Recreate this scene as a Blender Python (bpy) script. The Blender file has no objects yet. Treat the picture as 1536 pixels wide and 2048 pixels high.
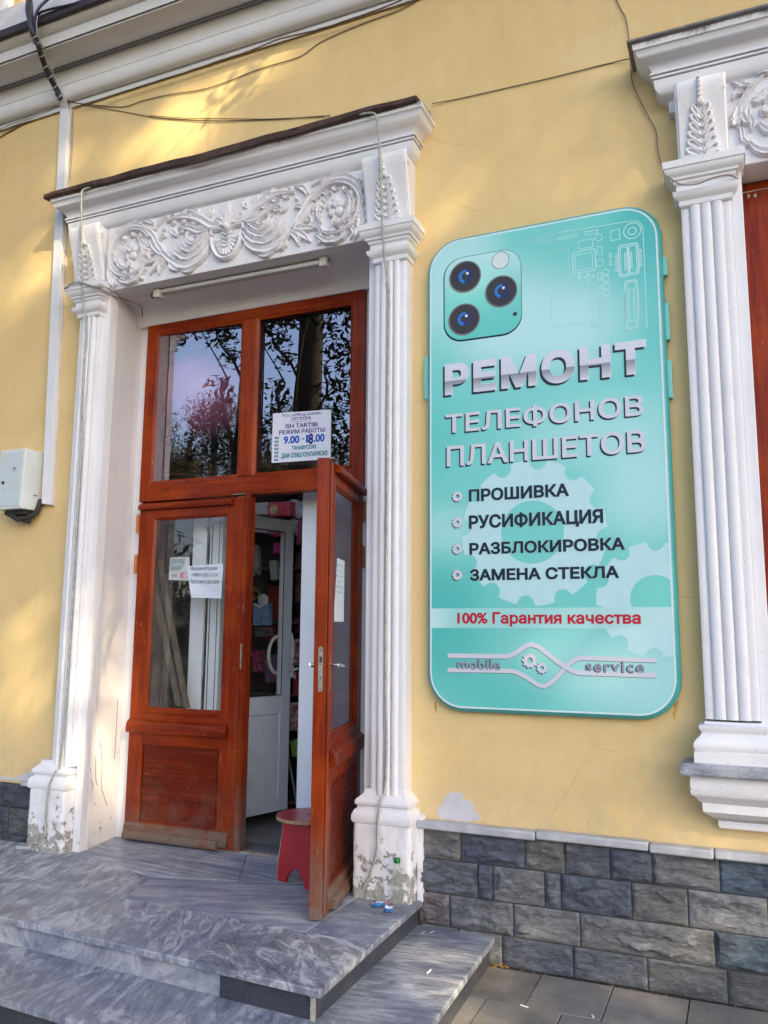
import bpy, math, random
from mathutils import Vector, Matrix, geometry, noise
R = math.radians
sc = bpy.context.scene
col = sc.collection

# ------------------------------------------------------------ camera, sky, sun, exposure
F, YAW, PITCH, ROLL = 1654.95, 0.408032, 0.146895, 0.00746465
CAM = Vector((0.0, -4.4, 1.66477))
fw = Vector((-math.sin(YAW)*math.cos(PITCH), math.cos(YAW)*math.cos(PITCH), math.sin(PITCH)))
_r = Vector((math.cos(YAW), math.sin(YAW), 0)); _u = _r.cross(fw)
rt = _r*math.cos(ROLL)+_u*math.sin(ROLL); up = -_r*math.sin(ROLL)+_u*math.cos(ROLL)
cd = bpy.data.cameras.new('camera'); cam = bpy.data.objects.new('camera', cd); col.objects.link(cam)
cd.sensor_fit = 'VERTICAL'; cd.sensor_height = 36.0; cd.lens = F/2048*36.0
cd.clip_start = 0.05; cd.clip_end = 3000
cam.matrix_world = Matrix(((rt.x, up.x, -fw.x, CAM.x), (rt.y, up.y, -fw.y, CAM.y), (rt.z, up.z, -fw.z, CAM.z), (0, 0, 0, 1)))
sc.camera = cam

SUN_EL, SUN_AZ = R(31), math.atan2(0.70, -0.52)      # azimuth from +y towards +x
SDIR = Vector((math.sin(SUN_AZ)*math.cos(SUN_EL), math.cos(SUN_AZ)*math.cos(SUN_EL), math.sin(SUN_EL)))
w = bpy.data.worlds.new('World'); sc.world = w; w.use_nodes = True
wn = w.node_tree; bg = wn.nodes['Background']
sky = wn.nodes.new('ShaderNodeTexSky'); sky.sky_type = 'NISHITA'; sky.sun_disc = False
sky.sun_elevation = SUN_EL; sky.sun_rotation = SUN_AZ
sky.air_density = 1.0; sky.dust_density = 1.5; sky.ozone_density = 1.0
wn.links.new(sky.outputs[0], bg.inputs[0]); bg.inputs[1].default_value = 0.15
sd = bpy.data.lights.new('sun', 'SUN'); so = bpy.data.objects.new('sun', sd); col.objects.link(so)
sd.energy = 3.3; sd.angle = R(0.55); sd.color = (1.0, 0.83, 0.50)
so.rotation_euler = SDIR.to_track_quat('Z', 'Y').to_euler()
sc.view_settings.view_transform = 'Standard'; sc.view_settings.look = 'None'
sc.view_settings.gamma = 1.0; sc.view_settings.use_curve_mapping = False
sc.view_settings.exposure = 1.6
sc.cycles.use_denoising = True
sc.cycles.max_bounces = 8; sc.cycles.transparent_max_bounces = 24; sc.cycles.glossy_bounces = 5
sc.cycles.caustics_reflective = False; sc.cycles.caustics_refractive = False

# ------------------------------------------------------------ measuring: a photo pixel to a point on a plane
def ray(px, py): return (fw + rt*((px-768)/F) - up*((py-1024)/F))
def W(px, py, y=0.0):
    d = ray(px, py); return CAM + d*((y-CAM.y)/d.y)
def G(px, py, z=0.0):
    d = ray(px, py); return CAM + d*((z-CAM.z)/d.z)

# ------------------------------------------------------------ mesh helpers
WL = {}
class MB:
    def __init__(s): s.v = []; s.f = []; s.m = []
    def add(s, vs, fs, mi=0):
        b = len(s.v); s.v += [tuple(v) for v in vs]; s.f += [tuple(b+i for i in f) for f in fs]; s.m += [mi]*len(fs); return s
    def box(s, x0, x1, y0, y1, z0, z1, mi=0, T=None):
        vs = [(x, y, z) for x in (x0, x1) for y in (y0, y1) for z in (z0, z1)]
        if T: vs = [T(*v) for v in vs]
        return s.add(vs, [(0,1,3,2),(4,6,7,5),(0,4,5,1),(2,3,7,6),(0,2,6,4),(1,5,7,3)], mi)
    def rings(s, rs, mi=0, closed=True, caps=True):
        n = len(rs[0]); vs = [p for r in rs for p in r]; fs = []
        for i in range(len(rs)-1):
            for j in range(n if closed else n-1):
                k = (j+1) % n; fs.append((i*n+j, i*n+k, (i+1)*n+k, (i+1)*n+j))
        if caps and closed: fs += [tuple(range(n))[::-1], tuple((len(rs)-1)*n+j for j in range(n))]
        return s.add(vs, fs, mi)
    def tube(s, pts, r, n=8, mi=0, caps=True):
        pts = [Vector(p) for p in pts]; rs = []; N = len(pts); ref = None
        for i, p in enumerate(pts):
            t = (pts[min(i+1, N-1)]-pts[max(i-1, 0)]).normalized()
            if ref is None: ref = t.orthogonal().normalized()
            ref = (ref - t*ref.dot(t)); ref = ref.normalized() if ref.length > 1e-6 else t.orthogonal().normalized()
            b = t.cross(ref); rr = r[i] if isinstance(r, (list, tuple)) else r
            rs.append([p+(ref*math.cos(2*math.pi*k/n)+b*math.sin(2*math.pi*k/n))*rr for k in range(n)])
        return s.rings(rs, mi, True, caps)
    def lathe(s, c, prof, n=24, mi=0, axis='z', sc_=(1, 1)):
        rs = []
        for r, h in prof:
            ring = []
            for k in range(n):
                a = 2*math.pi*k/n; u, v = r*math.cos(a)*sc_[0], r*math.sin(a)*sc_[1]
                ring.append({'z': (c[0]+u, c[1]+v, c[2]+h), 'y': (c[0]+u, c[1]+h, c[2]-v), 'x': (c[0]+h, c[1]+u, c[2]+v)}[axis])
            rs.append(ring)
        return s.rings(rs, mi)
    def sphere(s, c, r, n=16, mi=0, sy=1.0, sz=1.0):
        pr = [(max(1e-4, r*math.sin(math.pi*i/(n//2+2))), -r*sz*math.cos(math.pi*i/(n//2+2))) for i in range(n//2+3)]
        return s.lathe(c, pr, n, mi, 'z', (1, sy))
    def mould(s, x0, x1, yb, yf, prof, mi=0):
        """moulding with mitred returns: prof = (out, z) going up; yb wall plane, yf base front plane"""
        rs = [[(x0-o, yb, z), (x0-o, yf-o, z), (x1+o, yf-o, z), (x1+o, yb, z)] for o, z in prof]
        return s.rings(rs, mi)
    def extx(s, x0, x1, prof, mi=0):
        return s.rings([[(x0, y, z) for y, z in prof], [(x1, y, z) for y, z in prof]], mi)
    def build(s, name, mats, parent=None, origin=None, smooth=35, bevel=0, label=None):
        me = bpy.data.meshes.new(name)
        base = WL[parent.name] if parent is not None else Vector(origin or (0, 0, 0))
        me.from_pydata([(v[0]-base.x, v[1]-base.y, v[2]-base.z) for v in s.v], [], s.f)
        for m in (mats if isinstance(mats, (list, tuple)) else [mats]): me.materials.append(m)
        me.polygons.foreach_set('material_index', s.m)
        me.validate(); me.update()
        import bmesh
        bm = bmesh.new(); bm.from_mesh(me); bmesh.ops.recalc_face_normals(bm, faces=bm.faces); bm.to_mesh(me); bm.free()
        if smooth:
            me.polygons.foreach_set('use_smooth', [True]*len(me.polygons))
            try: me.set_sharp_from_angle(angle=R(smooth))
            except Exception: pass
        o = bpy.data.objects.new(name, me); col.objects.link(o)
        if parent is not None: o.parent = parent; WL[o.name] = base
        else: o.location = base; WL[o.name] = base
        if bevel:
            b = o.modifiers.new('bevel', 'BEVEL'); b.width = bevel; b.segments = 2; b.limit_method = 'ANGLE'; b.angle_limit = R(40)
        if label: o['label'] = label
        return o
def thing(name, label, cat, loc=(0, 0, 0), group=None):
    o = bpy.data.objects.new(name, None); o.empty_display_size = 0.1; col.objects.link(o); o.location = loc
    o['label'] = label; o['category'] = cat
    if group: o['group'] = group
    WL[o.name] = Vector(loc); return o
def tag(o, label=None, cat=None, group=None, kind=None):
    for k, v in (('label', label), ('category', cat), ('group', group), ('kind', kind)):
        if v: o[k] = v
    return o
def cat_rom(P, n=8):
    P = [Vector(p) for p in P]; Q = [P[0]*2-P[1]]+P+[P[-1]*2-P[-2]]; out = []
    for i in range(1, len(Q)-2):
        a, b, c, d = Q[i-1:i+3]
        for k in range(n):
            t = k/n; out.append(0.5*((2*b)+(c-a)*t+(2*a-5*b+4*c-d)*t*t+(3*b-a-3*c+d)*t**3))
    return out+[P[-1]]

# ------------------------------------------------------------ materials
def srgb(r, g, b):
    f = lambda c: (c/255/12.92) if c/255 <= 0.04045 else ((c/255+0.055)/1.055)**2.4
    return (f(r), f(g), f(b), 1)
class NT:
    def __init__(s, name):
        s.mat = bpy.data.materials.new(name); s.mat.use_nodes = True; s.t = s.mat.node_tree
        s.b = s.t.nodes['Principled BSDF']; s.out = s.t.nodes['Material Output']
        s.co = s.t.nodes.new('ShaderNodeTexCoord').outputs['Object']
    def n(s, ty, **kw):
        nd = s.t.nodes.new(ty)
        for k, v in kw.items(): setattr(nd, k, v)
        return nd
    def l(s, a, b): s.t.links.new(a, b)
    def mapping(s, scale=(1, 1, 1), rot=(0, 0, 0), loc=(0, 0, 0)):
        m = s.n('ShaderNodeMapping'); m.inputs['Scale'].default_value = scale; m.inputs['Rotation'].default_value = rot
        m.inputs['Location'].default_value = loc; s.l(s.co, m.inputs[0]); return m.outputs[0]
    def noise(s, scale, detail=4, rough=0.55, vec=None, dist=0.0):
        nd = s.n('ShaderNodeTexNoise'); nd.inputs['Scale'].default_value = scale; nd.inputs['Detail'].default_value = detail
        nd.inputs['Roughness'].default_value = rough; nd.inputs['Distortion'].default_value = dist
        s.l(vec if vec is not None else s.co, nd.inputs['Vector']); return nd.outputs['Fac']
    def ramp(s, fac, stops):
        r = s.n('ShaderNodeValToRGB'); e = r.color_ramp.elements
        while len(e) < len(stops): e.new(0.5)
        for i, (p, c) in enumerate(stops):
            e[i].position = p; e[i].color = c if not isinstance(c, (int, float)) else (c, c, c, 1)
        s.l(fac, r.inputs[0]); return r.outputs[0]
    def mix(s, fac, a, b, mode='MIX'):
        m = s.n('ShaderNodeMix', data_type='RGBA', blend_type=mode)
        for sock, v in ((m.inputs[0], fac), (m.inputs[6], a), (m.inputs[7], b)):
            if hasattr(v, 'is_output'): s.l(v, sock)
            else: sock.default_value = v
        return m.outputs[2]
    def math(s, op, a, b=0.5):
        m = s.n('ShaderNodeMath', operation=op)
        for sock, v in ((m.inputs[0], a), (m.inputs[1], b)):
            if hasattr(v, 'is_output'): s.l(v, sock)
            else: sock.default_value = v
        return m.outputs[0]
    def bump(s, h, strength=0.3, dist=0.01, prev=None):
        b = s.n('ShaderNodeBump'); b.inputs['Strength'].default_value = strength; b.inputs['Distance'].default_value = dist
        s.l(h, b.inputs['Height'])
        if prev is not None: s.l(prev, b.inputs['Normal'])
        s.l(b.outputs[0], s.b.inputs['Normal']); return b.outputs[0]
    def fin(s, color=None, rough=0.6, metal=0, spec=0.5, coat=0):
        if color is not None:
            if hasattr(color, 'is_output'): s.l(color, s.b.inputs['Base Color'])
            else: s.b.inputs['Base Color'].default_value = color
        if hasattr(rough, 'is_output'): s.l(rough, s.b.inputs['Roughness'])
        else: s.b.inputs['Roughness'].default_value = rough
        s.b.inputs['Metallic'].default_value = metal; s.b.inputs['Specular IOR Level'].default_value = spec
        s.b.inputs['Coat Weight'].default_value = coat; s.b.inputs['Coat Roughness'].default_value = 0.12
        return s.mat
    def z(s):
        sp = s.n('ShaderNodeSeparateXYZ'); s.l(s.co, sp.inputs[0]); return sp.outputs
def plain(name, c, rough=0.5, metal=0, spec=0.5, var=0.12, scale=30, bump=0.0, coat=0):
    m = NT(name); c = c if len(c) == 4 else (*c, 1)
    d = tuple(x*(1-var) for x in c[:3])+(1,); l_ = tuple(min(1, x*(1+var)) for x in c[:3])+(1,)
    colr = m.ramp(m.noise(scale, 5), [(0.3, d), (0.7, l_)])
    if bump: m.bump(m.noise(scale*4, 3), bump, 0.002)
    return m.fin(colr, rough, metal, spec, coat)

def mk_plaster():
    m = NT('yellow_plaster')
    a = m.noise(0.9, 5, 0.6); b = m.noise(7, 6, 0.6); f = m.noise(140, 4, 0.7)
    c = m.ramp(a, [(0.3, (0.66, 0.475, 0.215, 1)), (0.7, (0.72, 0.53, 0.255, 1))])
    c = m.mix(m.ramp(b, [(0.35, 0.22), (0.65, 0.0)]), c, (0.60, 0.45, 0.24, 1))
    st = m.noise(3.0, 6, 0.65, m.mapping((2.2, 1, 0.35)))      # long vertical run marks
    c = m.mix(m.ramp(st, [(0.50, 0.0), (0.72, 0.30)]), c, (0.54, 0.40, 0.21, 1))
    pt = m.noise(1.6, 8, 0.72, m.mapping((1, 1, 1), (0, 0, 0), (9, 1, 2)), 1.0); c = m.mix(m.ramp(pt, [(0.40, 0.22), (0.52, 0.0)]), c, (0.78, 0.61, 0.33, 1))
    sp = m.noise(60, 2, 0.5); c = m.mix(m.ramp(sp, [(0.74, 0.0), (0.78, 0.5)]), c, (0.30, 0.22, 0.12, 1))
    zz = m.z()[2]; dirt = m.math('MULTIPLY', m.ramp(zz, [(0.66, 1.0), (0.95, 0.0)]) , m.ramp(m.noise(9, 6, 0.7), [(0.4, 0.0), (0.7, 0.55)]))
    c = m.mix(dirt, c, (0.42, 0.36, 0.27, 1))
    h = m.bump(b, 0.25, 0.012); m.bump(f, 0.22, 0.002, h)
    return m.fin(c, 0.75, spec=0.25)
PLASTER = mk_plaster()
def mk_white(name, base=(0.74, 0.725, 0.755), chips=0.0, grime=0.25):
    m = NT(name); a = m.noise(2.5, 5, 0.6); f = m.noise(160, 3, 0.7)
    c = m.ramp(a, [(0.3, tuple(x*0.93 for x in base)+(1,)), (0.7, (*base, 1))])
    g = m.noise(11, 8, 0.75, m.mapping((1, 1, 0.4)))
    c = m.mix(m.ramp(g, [(0.56, 0.0), (0.8, grime)]), c, (0.36, 0.34, 0.31, 1))
    sp = m.noise(75, 2, 0.5); c = m.mix(m.ramp(sp, [(0.73, 0.0), (0.76, 0.7)]), c, (0.16, 0.15, 0.14, 1))
    hgt = f
    if chips:
        zz = m.z()[2]; k = m.math('ADD', m.noise(13, 9, 0.72), m.ramp(zz, [(0.27, 0.13), (0.85, -0.22)]))
        zl = m.math('MULTIPLY', m.math('SUBTRACT', 1.02, m.math('MULTIPLY', zz, 1.35)), chips*1.25)
        k = m.math('ADD', m.noise(14, 9, 0.74), m.math('MULTIPLY', zl, 0.30))
        mask = m.ramp(k, [(0.695, 0.0), (0.71, 1.0)])
        cc = m.ramp(m.noise(45, 5, 0.7), [(0.3, (0.20, 0.19, 0.165, 1)), (0.7, (0.46, 0.44, 0.40, 1))])
        c = m.mix(mask, c, cc); inv = m.math('SUBTRACT', 1.0, mask); b0 = m.bump(inv, 0.9, 0.006)
        b1 = m.bump(m.noise(30, 6, 0.7), 0.5, 0.006, b0); m.bump(f, 0.2, 0.0015, b1)
    else:
        b0 = m.bump(m.noise(14, 4), 0.18, 0.008); m.bump(f, 0.15, 0.0015, b0)
    return m.fin(c, 0.55, spec=0.35)
WHITE = mk_white('white_oil_paint')
def mk_hood():
    m = NT('hood_paint'); base = (.74, .725, .755); a = m.noise(2.5, 5, 0.6)
    c = m.ramp(a, [(0.3, tuple(x*0.90 for x in base)+(1,)), (0.7, (*base, 1))])
    zz = m.z()[2]; k = m.math('ADD', m.noise(10, 9, 0.75, m.mapping((1, 1, .5))), m.math('MULTIPLY', m.math('SUBTRACT', zz, 4.735), 4.5))
    c = m.mix(m.ramp(k, [(0.60, 0.0), (0.78, 0.85)]), c, (0.11, 0.095, 0.085, 1))
    g = m.noise(16, 8, 0.75, m.mapping((1, 1, 0.35))); c = m.mix(m.ramp(g, [(0.58, 0.0), (0.8, 0.3)]), c, (0.36, 0.34, 0.31, 1))
    m.bump(m.noise(30, 5), 0.25, 0.004); return m.fin(c, .55, spec=.35)
HOODM = mk_hood()
WHITE_OLD = mk_white('white_paint_flaking', chips=1.0, grime=0.4)
WHITE_LOW = mk_white('white_paint_worn', chips=0.36, grime=0.3)
GREYWHITE = mk_white('grey_cornice_paint', base=(0.72, 0.715, 0.73), grime=0.42)

def mk_carved():
    m = NT('thick_carving_paint'); base = (.74, .725, .755); a = m.noise(3, 5, 0.6); c = m.ramp(a, [(0.3, tuple(x*0.90 for x in base)+(1,)), (0.7, (*base, 1))])
    g = m.noise(26, 9, 0.78); c = m.mix(m.ramp(g, [(0.60, 0.0), (0.72, 0.45)]), c, (0.34, 0.32, 0.30, 1))
    b0 = m.bump(m.noise(38, 6, .65), 0.55, 0.006); m.bump(m.noise(110, 3, .7), 0.3, 0.002, b0); return m.fin(c, .55, spec=.35)
CARVE = mk_carved()
def mk_wood(name, vertical=True, dirty=False, tone=1.0):
    m = NT(name)
    scl = (14, 14, 0.9) if vertical else (0.9, 14, 14)
    v = m.mapping(scl); g = m.noise(2.2, 8, 0.7, v, 0.6); big = m.noise(2.2, 4)
    c = m.ramp(g, [(0.25, (0.065*tone, 0.008*tone, 0.003, 1)), (0.5, (0.19*tone, 0.019*tone, 0.003, 1)), (0.75, (0.32*tone, 0.043*tone, 0.004, 1))])
    c = m.mix(m.ramp(big, [(0.45, 0.0), (0.75, 0.5)]), c, (0.38*tone, 0.066*tone, 0.005, 1))
    w1 = m.noise(5, 9, 0.78, m.mapping((3, 3, 1.0) if vertical else (1.0, 3, 3)))
    c = m.mix(m.ramp(w1, [(0.56, 0.0), (0.70, 0.55)]), c, (0.11, 0.045, 0.025, 1))
    kn = m.noise(3.1, 7, 0.8, m.mapping((1, 1, .5) if vertical else (.5, 1, 1), (0, 0, 0), (4, 2, 7))); c = m.mix(m.ramp(kn, [(0.30, 0.7), (0.42, 0.0)]), c, (0.045, 0.010, 0.006, 1))
    zz = m.z()[2]
    lo = m.math('MULTIPLY', m.ramp(zz, [(0.30, 1.0), (0.75, 0.0)]), m.ramp(m.noise(8, 8, 0.7), [(0.25 if dirty else .40, 0.0), (0.52 if dirty else .66, 1.0 if dirty else .55)]))
    c = m.mix(lo, c, (0.155, 0.115, 0.09, 1))
    sc_ = m.noise(60, 3, 0.8, m.mapping((1, 1, 0.15) if vertical else (0.15, 1, 1)))
    c = m.mix(m.ramp(sc_, [(0.66, 0.0), (0.72, 0.6)]), c, (0.45, 0.30, 0.20, 1))
    b0 = m.bump(g, 0.25, 0.004); m.bump(m.noise(120, 3), 0.1, 0.001, b0)
    r = m.ramp(w1, [(0.4, 0.28), (0.75, 0.6)])
    return m.fin(c, r, spec=0.13, coat=0.07)
WOODV = mk_wood('varnished_wood_upright', True); WOODH = mk_wood('varnished_wood_rail', False)
WOODD = mk_wood('weathered_wood_rail', False, True, 0.85); PANELW = mk_wood('dark_red_panel', False, False, 0.62); WOODVD = mk_wood('weathered_wood_upright', True, True, 0.95)

def mk_marble(name, ang=0.0, dark=0.5, scale=1.0, seed=0.0, stretch=4.0, white=0.5, dist=2.0):
    m = NT(name); v0 = m.mapping((1, 1, 1), (0, 0, ang), (seed, seed*0.7, 0)); mp = m.n('ShaderNodeMapping'); mp.inputs['Scale'].default_value = (scale*1.0, scale*stretch, scale*2); m.l(v0, mp.inputs[0]); v = mp.outputs[0]
    cl_ = m.noise(2.3, 7, 0.62, m.mapping((1, 1, 1), (0, 0, ang+.4), (seed*1.7, 2, 5)), 1.5); a = m.math('ADD', m.math('MULTIPLY', m.noise(2.4, 10, 0.74, v, dist), 0.68), m.math('MULTIPLY', cl_, 0.32)); b = m.noise(5.5, 9, 0.74, v, dist*.9); e = m.noise(1.1, 3, 0.5, m.mapping((1, 1, 1), (0, 0, 0), (seed, 3, 1)))
    d0 = tuple(x*(1.3-dark*0.7) for x in (0.135, 0.148, 0.192))+(1,); d1 = tuple(x*(1.3-dark*0.6) for x in (0.245, 0.256, 0.305))+(1,); d2 = (0.47, 0.47, 0.50, 1)
    c = m.ramp(a, [(0.41, d0), (0.50, d1), (0.59-0.04*white, d2)])
    fine = m.noise(16, 8, 0.75, v, 1.2)
    c = m.mix(m.ramp(fine, [(0.56, 0.0), (0.70, 0.6*(0.3+white*.7))]), c, (0.50, 0.50, 0.54, 1))
    c = m.mix(m.ramp(b, [(0.32, 0.75), (0.44, 0.0)]), c, (0.045, 0.052, 0.072, 1))
    c = m.mix(m.ramp(e, [(0.40, 0.40), (0.6, 0.0)]), c, (0.10, 0.125, 0.19, 1))
    du = m.noise(3.5, 7, 0.7); c = m.mix(m.ramp(du, [(0.48, 0.0), (0.72, 0.42)]), c, (0.30, 0.285, 0.275, 1))
    sp = m.noise(110, 2, 0.6); c = m.mix(m.ramp(sp, [(0.70, 0.0), (0.74, 0.55)]), c, (0.55, 0.53, 0.5, 1))
    m.bump(m.noise(40, 5), 0.12, 0.002)
    return m.fin(c, m.ramp(du, [(0.3, 0.30), (0.7, 0.58)]), spec=0.45)
def mk_granite(name):
    m = NT(name); c = m.ramp(m.noise(170, 3, 0.7), [(0.4, (0.022, 0.025, 0.034, 1)), (0.6, (0.06, 0.066, 0.085, 1))])
    d = m.noise(6, 7, 0.7); c = m.mix(m.ramp(d, [(0.5, 0.0), (0.75, 0.35)]), c, (0.17, 0.155, 0.14, 1))
    return m.fin(c, 0.35)
GRANITE = mk_granite('dark_granite')

def mk_stone():
    m = NT('split_slate'); at = m.n('ShaderNodeAttribute', attribute_name='tone'); t = at.outputs['Color']
    v = m.mapping((1, 1, 1), (0, 0.5, 0)); a = m.noise(9, 10, 0.75, m.mapping((1.0, 1, 3.2), (0, 0.6, 0)), 0.8); b = m.noise(45, 6, 0.75)
    c = m.mix(1.0, t, m.ramp(a, [(0.28, 0.5), (0.5, 1.2), (0.72, 2.6)]), 'MULTIPLY')
    c = m.mix(m.ramp(b, [(0.58, 0.0), (0.76, 0.55)]), c, (0.26, 0.26, 0.27, 1))
    c = m.mix(m.ramp(b, [(0.28, 0.55), (0.42, 0.0)]), c, (0.03, 0.031, 0.036, 1))
    du = m.noise(3.0, 6, 0.65); c = m.mix(m.ramp(du, [(0.52, 0.0), (0.75, 0.3)]), c, (0.16, 0.15, 0.14, 1))
    wh = m.noise(22, 8, 0.8); c = m.mix(m.ramp(wh, [(0.70, 0.0), (0.74, 0.7)]), c, (0.45, 0.45, 0.46, 1))
    b0 = m.bump(a, 1.0, 0.02); m.bump(b, 0.9, 0.006, b0)
    return m.fin(c, 0.58, spec=0.4)
STONE = mk_stone()
MORTAR = plain('dark_mortar', (0.045, 0.045, 0.048), 0.9, var=0.4, scale=50, bump=0.3)
def mk_pave():
    m = NT('concrete_paving'); at = m.n('ShaderNodeAttribute', attribute_name='tone'); t = at.outputs['Color']
    a = m.noise(5, 9, 0.7); b = m.noise(90, 4, 0.7)
    c = m.mix(1.0, t, m.ramp(a, [(0.3, 0.72), (0.7, 1.25)]), 'MULTIPLY')
    c = m.mix(m.ramp(b, [(0.62, 0.0), (0.72, 0.5)]), c, (0.26, 0.24, 0.22, 1))
    c = m.mix(m.ramp(m.noise(2.2, 6, 0.7), [(0.5, 0.0), (0.7, 0.5)]), c, (0.075, 0.066, 0.058, 1))
    b0 = m.bump(a, 0.3, 0.01); m.bump(b, 0.35, 0.003, b0)
    return m.fin(c, 0.85, spec=0.3)
PAVE = mk_pave()
def mk_glass(name, refl=1.9, tint=(0.93, 0.95, 0.95), dirt=0.05):
    m = NT(name); t = m.t; t.nodes.remove(m.b)
    fr = m.n('ShaderNodeLayerWeight'); fr.inputs['Blend'].default_value = 0.5
    k = m.math('MULTIPLY', m.math('ADD', m.math('MULTIPLY', m.math('POWER', fr.outputs['Facing'], 5.0), 0.96), 0.042), refl); k = m.math('MINIMUM', k, 1.0)
    tr = m.n('ShaderNodeBsdfTransparent'); tr.inputs[0].default_value = (*tint, 1)
    gl = m.n('ShaderNodeBsdfAnisotropic'); gl.inputs['Roughness'].default_value = 0.0; gl.inputs['Color'].default_value = (0.98, 0.90, 1.0, 1)
    mx = m.n('ShaderNodeMixShader'); m.l(k, mx.inputs[0]); m.l(tr.outputs[0], mx.inputs[1]); m.l(gl.outputs[0], mx.inputs[2])
    df = m.n('ShaderNodeBsdfDiffuse'); df.inputs[0].default_value = (0.5, 0.47, 0.42, 1)
    m2 = m.n('ShaderNodeMixShader'); m.l(m.ramp(m.noise(5, 8, 0.75), [(0.45, dirt*0.25), (0.75, dirt*2)]), m2.inputs[0])
    bp = m.n('ShaderNodeBump'); bp.inputs['Strength'].default_value = 0.02; bp.inputs['Distance'].default_value = 0.01
    m.l(m.noise(1.8, 2), bp.inputs['Height']); m.l(bp.outputs[0], gl.inputs['Normal'])
    m.l(mx.outputs[0], m2.inputs[1]); m.l(df.outputs[0], m2.inputs[2]); m.l(m2.outputs[0], m.out.inputs[0])
    return m.mat
GLASS = mk_glass('window_glass', 7.0, tint=(0.68, 0.68, 0.71), dirt=0.012); GLASS2 = mk_glass('inner_glass', 1.0, dirt=0.02)
PVC = plain('white_plastic', (0.78, 0.81, 0.86), 0.3, var=0.03, scale=6)
PVCG = plain('grey_plastic_door', (0.56, 0.60, 0.70), 0.35, var=0.05, scale=8)
RUBBER = plain('black_rubber', (0.02, 0.02, 0.022), 0.6)
STEEL = plain('dull_steel', (0.33, 0.31, 0.28), 0.42, metal=0.8, var=0.25, scale=60)
CHROME = plain('worn_chrome', (0.55, 0.54, 0.52), 0.22, metal=1.0, var=0.15, scale=40)
BRASSP = plain('painted_hinge', (0.42, 0.12, 0.02), 0.4, var=0.3, scale=60)
TIN = plain('rusty_tin_flashing', (0.055, 0.028, 0.020), 0.7, metal=0.2, var=0.6, scale=14, bump=0.3)
WIRE = plain('brown_cable_sheath', (0.10, 0.065, 0.045), 0.6, var=0.3)
WIREG = plain('grey_cable_sheath', (0.33, 0.31, 0.28), 0.55, var=0.3)
WIREK = plain('black_cable_sheath', (0.018, 0.018, 0.028), 0.5, var=0.4)
WIREB = plain('blue_black_cable_sheath', (0.02, 0.02, 0.09), 0.45, var=0.3)
DUCT = plain('white_duct_plastic', (0.68, 0.68, 0.72), 0.4, var=0.06, scale=5)
BOXM = plain('enamelled_metal', (0.60, 0.63, 0.64), 0.38, var=0.07, scale=6)
HOSE = plain('clear_light_hose', (0.33, 0.34, 0.30), 0.35, var=0.25, scale=25)
MARBLE_LEDGE = plain('pale_ledge_marble', (0.40, 0.40, 0.43), 0.45, var=0.22, scale=9, bump=0.2)
GLASSB = mk_glass('leaf_glass', 1.7, dirt=0.06)
def flat(name, c, rough=0.5, spec=0.3): return plain(name, c, rough, spec=spec, var=0.02, scale=20)

# ------------------------------------------------------------ setting: pavement
def tone_attr(o, tones, per):
    me = o.data; a = me.color_attributes.new('tone', 'FLOAT_COLOR', 'CORNER'); k = 0
    cols = []
    for p in me.polygons:
        t = tones[per[p.index]]; cols += [(*t, 1)]*p.loop_total
    a.data.foreach_set('color', [c for q in cols for c in q])
rnd = random.Random(7)
gm = MB(); gm.box(-400, 400, -400, 30, -0.5, -0.0055)
g0 = gm.build('ground', plain('dark_joint_soil', (0.05, 0.045, 0.04), 0.95, var=0.4, bump=0.4), smooth=None); g0['kind'] = 'structure'
pm = MB(); per = []; tones = []
xs0 = -8.6
for r_ in range(14):
    y1 = -0.045-0.385*r_; x = xs0-0.17*(r_ % 2)
    while x < 4:
        x1 = x+0.345
        k = len(tones); t = rnd.uniform(0.8, 1.15); tones.append((0.195*t, 0.180*t, 0.174*t*rnd.uniform(.95, 1.05)))
        h = rnd.uniform(-0.002, 0.003); tl = [rnd.uniform(-0.0015, 0.0015) for _ in range(4)]
        a, b, c, d = x+0.0025, x1-0.0025, y1-0.3825, y1-0.0025; e = 0.003
        vs = [(a, c, h-0.02), (b, c, h-0.02), (b, d, h-0.02), (a, d, h-0.02), (a, c, h-0.003), (b, c, h-0.003), (b, d, h-0.003), (a, d, h-0.003),
              (a+e, c+e, h+tl[0]), (b-e, c+e, h+tl[1]), (b-e, d-e, h+tl[2]), (a+e, d-e, h+tl[3])]
        fs = [(i+o, (i+1) % 4+o, (i+1) % 4+4+o, i+4+o) for o in (0, 4) for i in range(4)]+[(8, 9, 10, 11)]
        pm.add(vs, fs); per += [k]*len(fs); x = x1
po = pm.build('pavement', PAVE, smooth=None); tone_attr(po, tones, per); po['kind'] = 'structure'

# ------------------------------------------------------------ the building
B = thing('building', 'yellow plastered shopfront with white carved door and window surrounds and a dark stone plinth', 'building', (-2.0, 0, 0))
DX0, DX1 = -4.030, -1.975        # door opening, front
wm = MB()
wm.box(-6.0, -4.10, 0, 0.45, 0.0, 6.02); wm.box(-9, -8.0, 0, 0.45, 0.0, 6.02); wm.box(-8.0, -6.0, 0, 0.45, 4.05, 6.02); wm.box(-8.0, -6.0, 0, 0.45, 0.0, 1.0); wm.box(-1.95, 0.10, 0, 0.45, 0.0, 6.02)  # gap at far left: unseen window opening added to let daylight inside
wm.box(-4.10, -1.95, 0, 0.45, 4.35, 6.02); wm.box(0.10, 3.0, 0, 0.45, 4.3, 6.02); wm.box(0.10, 3.0, 0, 0.45, 0, 1.0)
wm.box(3.0, 6, 0, 0.45, 0, 6.02)
wm.box(-9, 6, -0.33, 0.40, 6.30, 9.2)
wall = wm.build('wall', PLASTER, B, smooth=None)
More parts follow.
